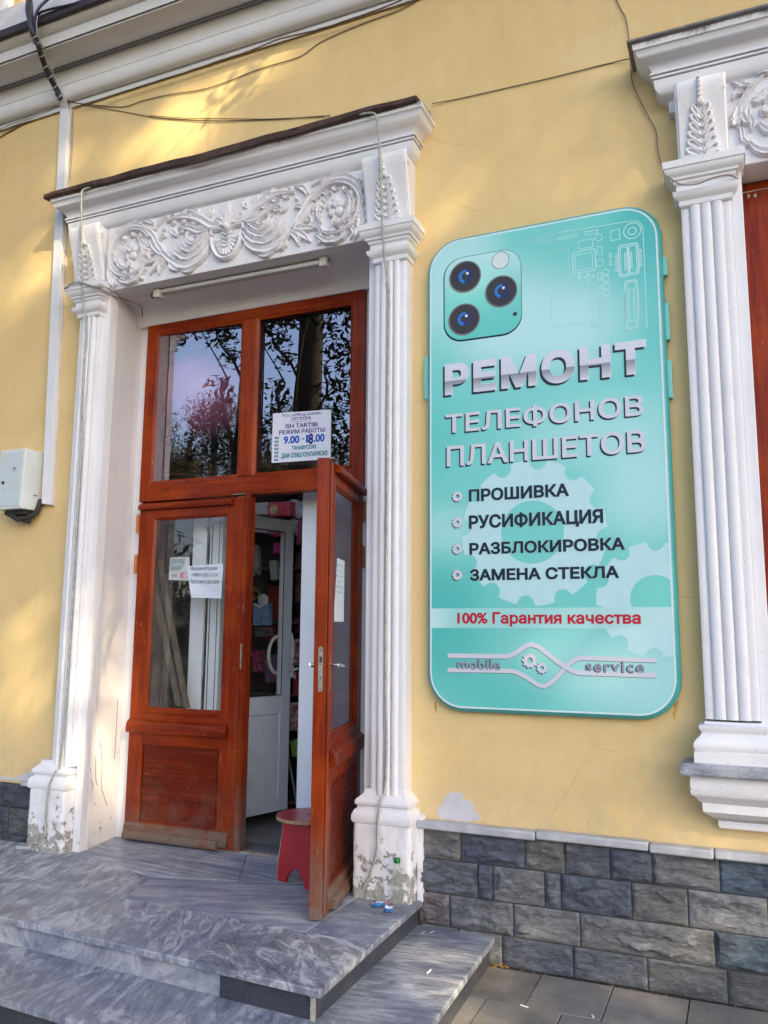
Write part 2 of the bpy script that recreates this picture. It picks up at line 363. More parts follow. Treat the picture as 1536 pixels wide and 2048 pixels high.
CRACK = flat('crack_dark_line', (0.36, 0.26, 0.13), 0.9)  # dark tone of the thin strips drawn as wall cracks
CRACKW = flat('paint_crack', (0.20, 0.17, 0.16), 0.9)
def crack(pts, y, wd, mat, par, seed=1):
    rr = random.Random(seed); P = []
    pts = [W(a, b, y) for a, b in pts]
    for i in range(len(pts)-1):
        for k in range(6):
            q = pts[i].lerp(pts[i+1], k/6); P.append((q.x+rr.uniform(-.004, .004), q.z+rr.uniform(-.004, .004)))
    m = MB(); n = len(P); vs = []
    for i, (x, z) in enumerate(P):
        a = P[min(i+1, n-1)]; b = P[max(i-1, 0)]; dx, dz = a[0]-b[0], a[1]-b[1]; L = math.hypot(dx, dz) or 1
        ww = wd*rr.uniform(.35, 1)*(1-abs(i/n-.4)); vs += [(x-dz/L*ww, y, z+dx/L*ww), (x+dz/L*ww, y, z-dx/L*ww)]
    m.add(vs, [(2*i, 2*i+1, 2*i+3, 2*i+2) for i in range(n-1)]); return m.build('crack', mat, par, smooth=None)
for i, c in enumerate([[(1182, 1485), (1200, 1497), (1232, 1505), (1270, 1520), (1308, 1541)], [(1172, 1515), (1150, 1560), (1120, 1605), (1098, 1640), (1095, 1658)],
                       [(1180, 1632), (1176, 1650), (1183, 1665)], [(852, 273), (900, 288), (960, 290), (990, 283)], [(890, 400), (950, 420), (978, 428)], [(1345, 1193), (1380, 1195), (1398, 1192)],
                       [(818, 806), (835, 802), (852, 803)]]):
    crack(c, -0.0008, 0.0011, CRACK, wall, 10+i)
# patch of filler where the yellow has come off, and worn edge above the ledges
def patch(pts, y, th, mat, name, seed=0):
    rr = random.Random(seed); P = []
    q = [W(a, b, 0) for a, b in pts]; n = len(q)
    for i in range(n):
        for k in range(4):
            t = q[i].lerp(q[(i+1) % n], k/4); P.append((t.x+rr.uniform(-.004, .004), t.z+rr.uniform(-.004, .004)))
    m = MB(); m.rings([[(x, y, z) for x, z in P], [(x, y-th, z) for x, z in P]]); return m.build(name, mat, wall, smooth=None)
FILLER = plain('pale_filler', (0.55, 0.53, 0.56), 0.8, var=0.08, scale=12, bump=0.2)
patch([(874, 1628), (878, 1613), (885, 1608), (893, 1588), (905, 1585), (924, 1585), (930, 1600), (945, 1605), (948, 1618), (959, 1632), (958, 1643), (920, 1641), (880, 1638)], 0.001, 0.0025, FILLER, 'filler_patch', 3)
patch([(-10, 1552), (15, 1553), (30, 1556), (45, 1548), (60, 1543), (75, 1553), (88, 1556), (70, 1562), (30, 1560), (-10, 1558)], 0.001, 0.003, FILLER, 'filler_patch', 4)
RUST = plain('rust_run_stain', (0.55, 0.33, 0.07), 0.8, var=0.25, scale=40)
patch([(1346, 1408), (1356, 1400), (1354, 1428), (1347, 1440)], 0.001, 0.0016, RUST, 'rust_stain', 5)
patch([(868, 1404), (873, 1403), (874, 1420), (871, 1426)], 0.001, 0.0016, RUST, 'rust_stain', 6)

# eaves cornice
zc = lambda px, py, y: W(px, py, y).z
def Q(y, py): return (y, zc(0, py, y))
prof = [Q(0, 262), Q(-.022, 260), Q(-.028, 255), Q(-.020, 252), Q(-.020, 249), Q(-.040, 247), Q(-.062, 242), Q(-.082, 234), Q(-.094, 226), Q(-.097, 220), Q(-.080, 219.5), Q(-.080, 214),
        Q(-.086, 212), Q(-.086, 184), Q(-.072, 183.5), Q(-.072, 181), Q(-.098, 180.5), Q(-.098, 177.5), Q(-.086, 177), Q(-.086, 175), Q(-.112, 174.5)]
prof += [(-.125, 5.925), (-.16, 5.922), (-.21, 5.928), (-.26, 5.942), (-.298, 5.962), Q(-.318, 132), Q(-.305, 130), Q(-.305, 127), Q(-.330, 126), Q(-.332, 122), (-.345, 5.985), (-.372, 5.990), (-.398, 6.004), Q(-.412, 84), (-.412, 6.03), (.3, 6.03)]
cm = MB(); cm.extx(-9, 6, prof); corn = cm.build('eaves_cornice', GREYWHITE, B, smooth=40)
tm = MB(); tm.extx(-9, 6, [(-0.425, 6.012), (-0.445, 6.018), (-0.445, 6.075), (-0.42, 6.085), (-0.33, 6.10), (-0.33, 6.04), (-0.40, 6.032)]); tm.build('tin_flashing', plain('dark_tin', (0.035, 0.026, 0.035), 0.6, var=0.4, scale=9), B, smooth=30)
bm_ = MB(); bm_.box(-9, 6, -0.40, 0.3, 6.10, 6.298); bm_.build('parapet_band', mk_white('parapet_paint', (0.62, 0.62, 0.68), grime=0.4), B, smooth=None, bevel=0.006)
um = MB(); um.box(-5.6, -4.86, -0.375, -0.32, 6.31, 7.5); uf = um.build('upper_window', WHITE, B, smooth=None, bevel=0.004)

# stone plinth with ledge
ZR = [0.0, 0.15, 0.312, 0.484, 0.640]
def row_x(pxs, py): return [W(768+a/2, 1400+py/2, -0.05).x for a in pxs]
rows = [row_x([470, 755, 1053, 1372, 1700, 2000], 1080), row_x([130, 258, 515, 782, 1320, 1650, 1950], 900), row_x([130, 372, 432, 640, 705, 988, 1213, 1532, 1800], 760), row_x([130, 303, 560, 720, 900, 1070, 1340, 1640, 1850], 620)]
rows[0][0:0] = [-1.66, -1.45]
rm = MB(); per = []; tones = []
base_t = [(0.088, 0.095, 0.115), (0.072, 0.081, 0.108), (0.105, 0.107, 0.118), (0.090, 0.092, 0.100), (0.125, 0.128, 0.138), (0.062, 0.073, 0.100)]
special = {(2, 5): (0.115, 0.116, 0.12), (2, 6): (0.16, 0.162, 0.175), (3, 2): (0.12, 0.122, 0.122), (1, 0): (0.125, 0.108, 0.112), (3, 6): (0.065, 0.09, 0.13), (1, 4): (0.075, 0.10, 0.13), (3, 0): (0.145, 0.14, 0.14), (3,7): (0.07,0.085,0.115)}
def stone_block(x0, x1, z0, z1, tone, seed, rough=1.0):
    g = 0.0036; x0 += g; x1 -= g; z0 += g*.8; z1 -= g*.8
    nx = max(6, int((x1-x0)/0.0085)); nz = max(6, int((z1-z0)/0.0085)); off = Vector((seed*3.7, 0, seed*1.3)); vs = []
    bulge = rnd.uniform(.010, .020)*rough; marg = rnd.uniform(.000, .020)
    for j in range(nz+1):
        for i in range(nx+1):
            x = x0+(x1-x0)*i/nx; z = z0+(z1-z0)*j/nz
            e = min(x-x0, x1-x, (z-z0)*.8, (z1-z)*1.3)
            ed = marg*(1+0.8*noise.noise(Vector((x*14, 0, z*14))+off))
            f = max(0, min(1, (e-ed)/0.008)) if ed > 0 else 1
            p = Vector((x*5, 0, z*12))+off
            n1 = noise.fractal(p, 0.8, 2.2, 5); n2 = noise.noise(Vector((x*3, 5, z*3))+off)
            rid = 1-abs(noise.noise(Vector((x*9+z*14, 3, z*16-x*4))+off))*2
            sl_ = noise.fractal(Vector((x*4+z*5, 2, z*9-x*3))+off, .9, 2, 4); st_ = math.floor(sl_*5)/5; y = -0.032-f*(bulge*.6+(0.015*n1+0.010*n2+0.024*st_)*rough)-0.0045*noise.noise(p*6)-.0022*noise.noise(p*17)
            y = min(y, -0.0285)
            if e < 1e-6: y = -0.027
            vs.append((x, y, z))
    fs = [(j*(nx+1)+i, j*(nx+1)+i+1, (j+1)*(nx+1)+i+1, (j+1)*(nx+1)+i) for j in range(nz) for i in range(nx)]
    k = len(tones); tones.append(tone); rm.add(vs, fs); per.extend([k]*len(fs))
for r_, xs in enumerate(rows):
    for i in range(len(xs)-1):
        t = special.get((r_, i)) or rnd.choice(base_t); v = rnd.uniform(.85, 1.15)
        stone_block(xs[i], xs[i+1], ZR[r_], ZR[r_+1], tuple(c*v for c in t), r_*10+i, 0.35 if r_ == 0 else 1)
pl = rm.build('stone_plinth', STONE, B, smooth=50); tone_attr(pl, tones, per)
rm = MB(); per = []; tones = []
for r_ in range(4):
    x = -4.33
    while x > -6.2:
        wd = rnd.uniform(.22, .5); t = rnd.choice(base_t)
        stone_block(x-wd, x, ZR[r_], ZR[r_+1], tuple(c*.7 for c in t), 100+r_*10+x, 0.9); x -= wd
pl2 = rm.build('stone_plinth', STONE, B, smooth=50); tone_attr(pl2, tones, per)
bk = MB(); bk.box(-1.97, 6, -0.024, 0.0, 0, 0.64); bk.build('mortar_bed', MORTAR, pl, smooth=None)
bk = MB(); bk.box(-9, -4.10, -0.024, 0.0, 0, 0.64); bk.build('mortar_bed', MORTAR, pl2, smooth=None)
BLUE = plain('blue_spray_paint', (0.03, 0.13, 0.30), 0.6, var=0.5, scale=18)
lx = [W(833, 1640, -.06).x, W(1071, 1670, -.06).x, W(1298, 1690, -.06).x, W(1428, 1700, -.06).x, 1.2, 2.4]
for i in range(5):
    m = MB(); dz = rnd.uniform(-.003, .003); m.box(lx[i]+.001, lx[i+1]-.002, -0.072+rnd.uniform(-.003, .003), 0.0, 0.640+dz, 0.682+dz); m.build('plinth_ledge', MARBLE_LEDGE, B, smooth=40, bevel=0.009)
m = MB(); m.box(-4.52, -4.33, -0.07, 0.0, 0.640, 0.668); m.build('plinth_ledge', MARBLE_LEDGE, B, smooth=40, bevel=0.006)

# ---- carved ornament: ribbon-like leaves raised from a face
def leaf(mb, P, wd, h=0.022, lobes=0, ser=0.35, sub=7, base=0.0, F_=None, groove=True):
    """P centre line (u,v); wd list of half widths along it; raised towards the viewer"""
    C = cat_rom([(p[0], p[1], 0) for p in P], sub); n = len(C); vs = []
    sec = [(-1, -.3), (-1, .45), (-.62, .95), (0, .55 if groove else 1.1), (.62, .95), (1, .45), (1, -.3)]
    for i, c in enumerate(C):
        t = i/(n-1); k = t*(len(wd)-1); a = int(min(k, len(wd)-2)); ww = wd[a]+(wd[a+1]-wd[a])*(k-a)
        if lobes: ww *= 1+ser*(1-2*((t*lobes) % 1.0))
        T = (C[min(i+1, n-1)]-C[max(i-1, 0)]).normalized(); N = Vector((-T.y, T.x, 0))
        hh = h*(0.55+0.45*min(1, ww/0.018))
        for s_, q in sec:
            p = c+N*s_*ww; vs.append(F_(p.x, p.y, base+hh*q))
    fs = [(i*7+j, i*7+j+1, (i+1)*7+j+1, (i+1)*7+j) for i in range(n-1) for j in range(6)]
    fs += [tuple(range(7)), tuple((n-1)*7+j for j in range(7))]
    mb.add(vs, fs)
def blob(mb, u, v, r, h, F_, n=12, base=0.0, su=1.0):
    vs = []; L = [(1, -.2), (1, .45), (.75, .85), (.4, 1.0)]
    for k, q in L:
        for i in range(n):
            a = 2*math.pi*i/n; vs.append(F_(u+r*su*k*math.cos(a), v+r*k*math.sin(a), base+h*q))
    vs.append(F_(u, v, base+h*.85))
    fs = [(j*n+i, j*n+(i+1) % n, (j+1)*n+(i+1) % n, (j+1)*n+i) for j in range(3) for i in range(n)]+[(3*n+i, 3*n+(i+1) % n, 4*n) for i in range(n)]
    mb.add(vs, fs)
def arc(cu, cv, r, a0, a1, n=9, k=1.0, e=1.0):
    return [(cu+r*(1+(k-1)*i/(n-1))*math.cos(R(a0+(a1-a0)*i/(n-1))), cv+e*r*(1+(k-1)*i/(n-1))*math.sin(R(a0+(a1-a0)*i/(n-1)))) for i in range(n)]
def frieze_carving(name, xc, zc_, yf, par, sides=(1, -1), flower=True):
    mb = MB()
    for s in sides:
        Fm = lambda u, v, d, s=s: (xc+s*u, yf-d*1.25, zc_+v*1.06)
        def L(P, wd, **k): leaf(mb, P, [q*1.18 for q in wd], F_=Fm, **k)
        def ac(P, wd, nl, h=0.026, side=(1, -1), lw=0.014, ll=0.055):
            """acanthus: a rib with pointed lobes leaving it"""
            L(P, wd, h=h)
            C = cat_rom([(p[0], p[1], 0) for p in P], 6); n = len(C)
            for k in range(nl):
                i = int((k+0.6)/nl*(n-2)); c = C[i]; T = (C[i+1]-C[i]).normalized()
                sc_l = ll*(1-0.35*abs(2*k/nl-0.9))
                for sd_ in side:
                    N = Vector((-T.y, T.x, 0))*sd_
                    a = c+N*wd[min(len(wd)-1, int(i/n*len(wd)))]*.5; e = a+T*sc_l*.85+N*sc_l*.62; md = a+T*sc_l*.3+N*sc_l*.5
                    L([(a.x, a.y), (md.x, md.y), (e.x, e.y)], [.006, lw, .010, .002], h=h*.85, sub=4)
        # main vine: from shell, dips, rises, coils round the flower
        L([(.12, -.05), (.20, -.135), (.33, -.165), (.46, -.10), (.55, .0), (.62, .10), (.72, .165)], [.010, .024, .030, .022, .018, .02, .012], h=.026, lobes=11, ser=.16)
        L([(.13, -.02), (.20, -.09), (.31, -.12), (.40, -.07), (.44, -.01)], [.008, .02, .022, .016, .004], h=.03, base=.004, lobes=7, ser=.22)
        L([(.14, .01), (.20, -.045), (.28, -.075), (.35, -.04), (.385, .02)], [.006, .018, .020, .014, .003], h=.03, base=.006, lobes=6, ser=.22)
        L([(.16, .035), (.20, .0), (.26, -.03), (.31, .0), (.325, .06)], [.005, .014, .016, .012, .003], h=.028, base=.004)
        coil = arc(.80, .0, .185, 150, -150, 22, .86, .93)
        L(coil, [.012, .015, .017, .016, .014, .010, .006], h=.030, sub=4)
        ac(arc(.80, .0, .165, 140, -110, 18, .95, .93), [.006]*8, 9, side=(1, -1), ll=.062, lw=.017)
        L(arc(.80, .0, .118, 60, -100, 12, .9), [.004, .014, .017, .012, .004], h=.034, lobes=7, ser=.35, sub=4)
        L(arc(.80, .0, .122, 215, 110, 9, .9), [.004, .013, .015, .010, .004], h=.032, lobes=6, ser=.35, sub=4)
        # acanthus sweeping out from the top of the shell
        ac([(.05, .06), (.13, .07), (.23, .135), (.36, .175), (.50, .165)], [.014, .028, .028, .020, .006], 6, side=(1, -1), ll=.062, lw=.016)
        ac([(.13, .05), (.22, .045), (.31, .085), (.40, .10)], [.010, .020, .018, .005], 4, side=(-1,), ll=.055)
        # leaf pairs in the angles
        ac([(.47, -.06), (.54, -.045), (.60, .01), (.635, .075)], [.008, .018, .016, .004], 3, ll=.045)
        for q in ([(.48, -.09), (.53, -.13), (.545, -.185)], [(.49, -.08), (.56, -.115), (.625, -.175)], [(.50, -.07), (.58, -.08), (.665, -.10)], [(.45, -.12), (.43, -.16), (.385, -.19)]):
            L(q, [.008, .024, .018, .003], h=.026, sub=5, lobes=3, ser=.18)
        L([(.60, .13), (.57, .175), (.50, .20)], [.010, .022, .003], h=.024, sub=5)
        L([(.70, .17), (.78, .195), (.87, .185), (.93, .15), (.955, .10)], [.012, .022, .020, .018, .004], h=.028, lobes=4, ser=.25)
        ac([(.93, .16), (.96, .10), (.965, .02), (.94, -.06)], [.010, .018, .014, .004], 4, ll=.04, lw=.012)
        L([(.97, -.03), (.975, -.10), (.955, -.17), (.93, -.215)], [.010, .020, .014, .006], h=.026, lobes=3)
        L([(.66, -.13), (.74, -.19), (.83, -.195), (.90, -.16)], [.006, .020, .018, .004], h=.028, lobes=4, ser=.2)
        # small fillers: buds, tendrils and leaf tips between the scrolls
        for q in ([(.60, .02), (.64, -.03), (.62, -.08)], [(.58, .04), (.53, .07), (.50, .06)], [(.40, .05), (.44, .08), (.46, .12)], [(.24, .18), (.29, .205), (.36, .21)], [(.66, -.07), (.70, -.12), (.70, -.17)], [(.90, -.13), (.93, -.17), (.90, -.205)], [(.62, .18), (.67, .205), (.72, .20)], [(.17, .12), (.13, .16), (.14, .20)], [(.36, -.19), (.30, -.205), (.24, -.19)]):
            L(q, [.006, .016, .012, .002], h=.022, sub=4)
        for (u, v) in ((.645, -.005), (.52, .12), (.69, -.19), (.30, .165)): blob(mb, u, v, .013, .024, Fm, 9)
        # flower: five round petals and a boss
        if flower:
            for k in range(5):
                a = R(90+72*k); cu, cv = .80+.040*math.cos(a), .012+.040*math.sin(a)
                blob(mb, cu, cv, .030, .022, Fm, 10, .004); leaf(mb, [(cu, cv), (cu+.016*math.cos(a), cv+.016*math.sin(a))], [.012, .009], h=.010, F_=Fm, base=.016, sub=3)
            blob(mb, .80, .012, .016, .036, Fm, 10, .01)
            for a in (255, 285): L([(.80, -.04), (.80+.03*math.cos(R(a)), -.075), (.80+.07*math.cos(R(a)), -.105)], [.008, .014, .003], h=.026, sub=4)
    Fm = lambda u, v, d: (xc+u, yf-d*1.3, zc_+v*1.1)
    if len(sides) == 2:      # shell with palmette
        leaf(mb, arc(0, -.02, .115, 180, 360, 15, 1, 1.3), [.013]*5, h=.034, F_=Fm, sub=3, groove=False)
        for k in range(11):
            a = 190+16*k; leaf(mb, [(.02*math.cos(R(a)), -.03+.03*math.sin(R(a))), (.085*math.cos(R(a)), -.03+.112*math.sin(R(a)))], [.006, .013, .014], h=.024, F_=Fm, sub=5, groove=False)
        for k in range(4):
            for s in (1, -1): leaf(mb, [(0, -.02-.026*k), (s*.022, -.012-.026*k), (s*.042, .0-.026*k)], [.008, .011, .004], h=.034, F_=Fm, sub=3, groove=False)
        for a, ln in ((90, .15), (62, .13), (118, .13), (35, .12), (145, .12)):
            c, q = math.cos(R(a)), math.sin(R(a)); leaf(mb, [(.01*c, .03+.01*q), (.06*c, .04+.06*q), (ln*c, .04+ln*q)], [.008, .026, .018, .003], h=.026, F_=Fm, lobes=3, ser=.16)
        leaf(mb, [(-.12, .0), (-.12, .03), (-.06, .03), (0, .01), (.06, .03), (.12, .03), (.12, .0)], [.006, .010, .010, .010, .006], h=.03, F_=Fm, groove=False)
        blob(mb, 0, .035, .026, .05, Fm, 14)
    return mb.build(name, CARVE, par, smooth=50)

# ---- hood moulding shared by door and window
HOOD = [(0, 4.44), (0, 4.505), (.030, 4.520), (.052, 4.540), (.064, 4.565), (.068, 4.602), (.056, 4.603), (.056, 4.609), (.076, 4.610), (.076, 4.620), (.064, 4.621), (.064, 4.627), (.084, 4.628), (.084, 4.638), (.072, 4.640), (.072, 4.648),
        (.080, 4.662), (.100, 4.685), (.128, 4.700), (.140, 4.716), (.146, 4.738), (.150, 4.741), (.158, 4.744), (.162, 4.775)]
def pilaster(x0, x1, z0, z1, yf):
    m = MB(); wv = x1-x0; e = .040 if wv > .2 else .030; n = 3; pts = [(x0, 0.0), (x0, yf+.022), (x0+.006, yf+.018), (x0+e-.008, yf+.018), (x0+e, yf+.022)]
    k = (wv-2*e)/n
    for i in range(n):
        a = x0+e+k*i
        pts += [(a+k*.04, yf+.012), (a+k*.10, yf+.007), (a+k*.30, yf+.002), (a+k*.55, yf), (a+k*.80, yf+.002), (a+k*.93, yf+.006), (a+k*.97, yf+.012)]
        if i < n-1: pts += [(a+k, yf+.017)]
    pts += [(x1-e, yf+.022), (x1-e+.008, yf+.018), (x1-.006, yf+.018), (x1, yf+.022), (x1, 0.0)]
    nz = 1; m.rings([[(x, y, z0+(z1-z0)*j/nz) for x, y in pts] for j in range(nz+1)]); return m
CAPP = [(0, 3.862), (.008, 3.868), (.008, 3.893), (.024, 3.905), (.034, 3.918), (.036, 3.936), (.018, 3.940), (.016, 3.972), (.028, 3.982), (.030, 3.994), (.042, 4.000), (.044, 4.012), (.058, 4.022), (.068, 4.036), (.070, 4.050), (.076, 4.052), (.078, 4.088)]
def bracket(x0, x1, yb, par, bottom=4.086, top=4.515, fl=0.0, inner=1):
    m = MB(); S = [(0, 0, -.115), (.06, 0, -.118), (.2, 0, -.125), (.4, 0, -.142), (.6, 0, -.165), (.78, 0, -.190), (.9, 0, -.205), (.97, 0, -.205), (1.0, 0, -.195)]
    yy = [s[2] for s in S]; zz = [bottom+(top-bottom)*s[0] for s in S]
    m.rings([[(x0, 0, z), (x0, y, z), (x1, y, z), (x1, 0, z)] for y, z in zip(yy, zz)])
    # side scroll: raised rim following the curve on both cheeks
    for x, s in ((x0, -1), (x1, 1)):
        P = [(x+s*.004, y+.022, z) for y, z in zip(yy, zz)]; m.tube(P, [.010+.006*i/8 for i in range(9)], 6)
        m.lathe((x, yy[-3]+.045, zz[-3]-.02), [(.034, 0), (.034, s*.010), (.024, s*.016), (.010, s*.016), (.008, s*.022), (.001, s*.024)], 14, axis='x')
    o = m.build('bracket', WHITE, par, smooth=40)
    lm = MB(); xc = (x0+x1)/2
    def yat(z):
        t = max(0, min(1, (z-bottom)/(top-bottom)))
        for i in range(len(S)-1):
            if S[i][0] <= t <= S[i+1][0]: f = (t-S[i][0])/(S[i+1][0]-S[i][0]); return yy[i]+(yy[i+1]-yy[i])*f
        return yy[-1]
    Fm = lambda u, v, d: (xc+u, yat(bottom+v)-d, bottom+v)
    for k in range(7):
        t = k/6; v = .0+.040*k; wv = .080*(1-.085*k)+.004
        for s in (1, -1):
            P = [(s*.004, v-.022), (s*wv*.55, v+.002), (s*wv*.93, v+.026), (s*wv*.95, v+.042), (s*wv*.62, v+.040), (s*.012, v+.006)]
            leaf(lm, P, [.005, .0075, .009, .0085, .006, .004], h=.020, F_=Fm, sub=4, groove=False)
            leaf(lm, [(s*.006, v-.012), (s*wv*.5, v+.012), (s*wv*.8, v+.03)], [.006, .014, .006], h=.007, F_=Fm, sub=4, groove=False)
    blob(lm, 0, .300, .020, .026, Fm, 12)
    for k in range(5): blob(lm, 0, .33+.022*k, .015-.001*k, .024, Fm, 10)
    lm.build('bracket_leaf', CARVE, o, smooth=50); return o

# ---- door surround
for (x0, x1, bx0, bx1, kx0, kx1) in ((-4.225, -4.045, -4.355, -4.050, -4.275, -4.035), (-1.930, -1.725, -2.012, -1.672, -1.972, -1.712)):
    p = pilaster(x0, x1, .80, 3.875, -.12).build('pilaster', WHITE_LOW, B, smooth=35)
    m = MB(); m.mould(x0, x1, 0, -.115, CAPP); m.build('capital', WHITE, p, smooth=35)
    m = MB(); m.mould((bx0+bx1)/2-(bx1-bx0)*.33, (bx0+bx1)/2+(bx1-bx0)*.33, 0, -.10, [(.055, .655), (.062, .672), (.060, .700), (.048, .722), (.036, .730), (.036, .742), (.046, .750), (.048, .765), (.040, .778), (.016, .800), (.008, .812), (.006, .83)])
    m.build('base_moulding', WHITE_OLD, p, smooth=35, bevel=0.002)
    # block: lumpy painted render
    m = MB(); nx, nz = 26, 34; yb = -.150
    def wob(x, z, k): return .006*noise.fractal(Vector((x*9, k, z*9)), .9, 2, 4)+.0025*noise.noise(Vector((x*40, k, z*40)))
    vs = []; path = []
    for i in range(9): path.append((bx0, .0+(yb)*i/8))
    for i in range(1, nx+1): path.append((bx0+(bx1-bx0)*i/nx, yb))
    for i in range(1, 9): path.append((bx1, yb*(1-i/8)))
    for j in range(nz+1):
        z = .262+(.680-.262)*j/nz
        for (x, y) in path:
            cx = min(x-bx0, bx1-x); cy = y-yb; e = .022; rx = x; ry = y
            if cx < e and cy < e: q = math.hypot(e-cx, e-cy); s_ = (q-e)/max(q, 1e-6) if q > e else 0; rx = x+(1 if x < (bx0+bx1)/2 else -1)*(e-cx)*s_; ry = y+(e-cy)*s_
            tz = max(0, (z-.655)/.025); ry = ry+tz*.02 if cy < .02 else ry
            d = wob(x+y, z, 3); rag = .010*max(0, noise.noise(Vector((x*22, y*22, 1))))*(1 if j < 3 else 0)
            vs.append((rx+(d if cx < .001 and cy > .02 else 0), ry-(d if cy < .001 else 0)+rag, z))
    n = len(path); m.add(vs, [(j*n+i, j*n+i+1, (j+1)*n+i+1, (j+1)*n+i) for j in range(nz) for i in range(n-1)]+[tuple(nz*n+i for i in range(n))])
    m.build('pedestal', WHITE_OLD, p, smooth=50)
    bracket(kx0, kx1, 0, B)
for a_, b_ in ((-4.046, -3.990), (-1.985, -1.929)):
    m = MB(); m.box(a_, b_, -.062, .02, .262, 4.06); m.build('pilaster_return', WHITE_LOW, B, smooth=None, bevel=.003)
m = MB(); m.box(-1.671, -1.640, -.055, 0.0, .262, .70); m.build('edge_strip', WHITE_LOW, B, smooth=None, bevel=.004)
m = MB(); vs = [(-3.985, -.02, .262), (-3.985, -.02, 4.06), (-4.075, .372, .262), (-4.075, .372, 4.06)]
nj = 30; vs = [(a+(b-a)*i/8, -.02+.392*i/8, .262+(4.10-.262)*j/nj) for j in range(nj+1) for i in range(9) for a, b in ((-3.990, -4.070),)]
vs = [(x+.003*noise.noise(Vector((y*5, z*3, 2))), y, z) for x, y, z in vs]
m.add(vs, [(j*9+i, j*9+i+1, (j+1)*9+i+1, (j+1)*9+i) for j in range(nj) for i in range(8)])
m.box(-4.14, -3.984, .374, .44, .262, 4.10)
rv = m.build('reveal', WHITE_LOW, B, smooth=50)
m = MB(); m.box(-2.215, -1.95, .374, .44, .262, 4.10); m.box(-1.985, -1.951, -.02, .374, .262, 4.10); m.build('reveal', WHITE_LOW, B, smooth=None)
for c in ([(.10, .95), (.14, .80), (.145, .66), (.17, .60), (.235, .50)], [(.06, .85), (.075, .70), (.10, .655)], [(-.0, .78), (.02, .72), (.045, .64)], [(.30, 1.2), (.305, 1.0), (.30, .8)]):
    Cq = cat_rom([(-3.986-.208*(y+.02)+.0015, y, z) for y, z in c], 5); Cq = [q+Vector((0, .004*noise.noise(q*40), 0)) for q in Cq]; m = MB(); m.tube(Cq, .0016, 4); m.build('crack', CRACKW, rv, smooth=None)
for i, c in enumerate([[(166, 1556), (172, 1575), (176, 1600), (175, 1617), (190, 1628), (200, 1640)], [(157, 1575), (160, 1600), (164, 1607)]]):
    pass
m = MB(); m.box(DX0, DX1, -.085, .40, 4.045, 4.56); fr = m.build('frieze', WHITE, B, smooth=None, bevel=.006)
m = MB(); m.extx(-4.06, -1.96, [(.17, 4.046), (.374, 4.046), (.374, 3.93), (.33, 3.932), (.318, 3.945), (.31, 3.97), (.285, 4.0), (.24, 4.025)]); m.build('lintel_cove', WHITE_LOW, B, smooth=40)
frieze_carving('frieze_carving', (DX0+DX1)/2, 4.285, -.086, fr)
m = MB(); m.mould(-4.30, -1.742, 0, -.062, HOOD); hd = m.build('hood_moulding', HOODM, B, smooth=40)
# rusty flashing on top, sagging a little
m = MB(); n = 40; vs = []
for i in range(n+1):
    t = i/n; x = -4.50+(2.89)*t; s = .010*math.sin(t*9)+.006*math.sin(t*23)+.004*math.sin(t*51)
    dp = .02*math.sin(math.pi*t)+.006
    for y, z in ((.0, 4.845), (-.245-dp*.3, 4.800+s*.5), (-.250-dp*.3, 4.776-dp+s), (-.236, 4.770-dp*.6), (-.16, 4.778), (0, 4.778)): vs.append((x, y, z))
m.add(vs, [(i*6+j, i*6+(j+1) % 6, (i+1)*6+(j+1) % 6, (i+1)*6+j) for i in range(n) for j in range(6)]+[tuple(range(6)), tuple(n*6+j for j in range(6))])
m.build('rusty_flashing', TIN, hd, smooth=30)

# ---- window surround at the right
WX0, WX1 = -.190, .050
p = pilaster(WX0, WX1, 1.28, 3.875, -.12).build('window_pilaster', WHITE, B, smooth=35)
m = MB(); m.box(WX1, .105, -.075, .12, 1.06, 4.05); m.build('window_reveal', WHITE, B, smooth=None, bevel=.004)
m = MB(); m.mould(WX0, WX1, 0, -.115, CAPP); m.build('capital', WHITE, p, smooth=35)
m = MB(); zz = lambda py, o: W(1440, py, -.115-o).z
m.mould(WX0, WX1, 0, -.115, [(.055, zz(1529, .055)), (.055, zz(1506, .055)), (.048, zz(1504, .048)), (.056, zz(1497, .056)), (.054, zz(1488, .054)), (.040, zz(1480, .04)), (.026, zz(1474, .026)), (.018, zz(1467, .018)), (.022, zz(1463, .022)), (.030, zz(1459, .03)), (.030, zz(1453, .03)), (.006, zz(1449, .006)), (.004, zz(1444, .004))])
m.build('base_moulding', WHITE, p, smooth=40)
bracket(WX0+.012, WX1-.012, 0, B)
m = MB(); m.box(WX1, 2.0, -.085, .25, 4.045, 4.56); wf = m.build('window_frieze', WHITE, B, smooth=None, bevel=.006)
frieze_carving('frieze_carving', 1.27, 4.285, -.086, wf)
wc = MB(); qf = lambda x, y: (W(1240+x/4.267, y/4.267, -.09).x, W(1240+x/4.267, y/4.267, -.09).z); Fw = lambda u, v, d: (u, -.086-d*1.2, v)
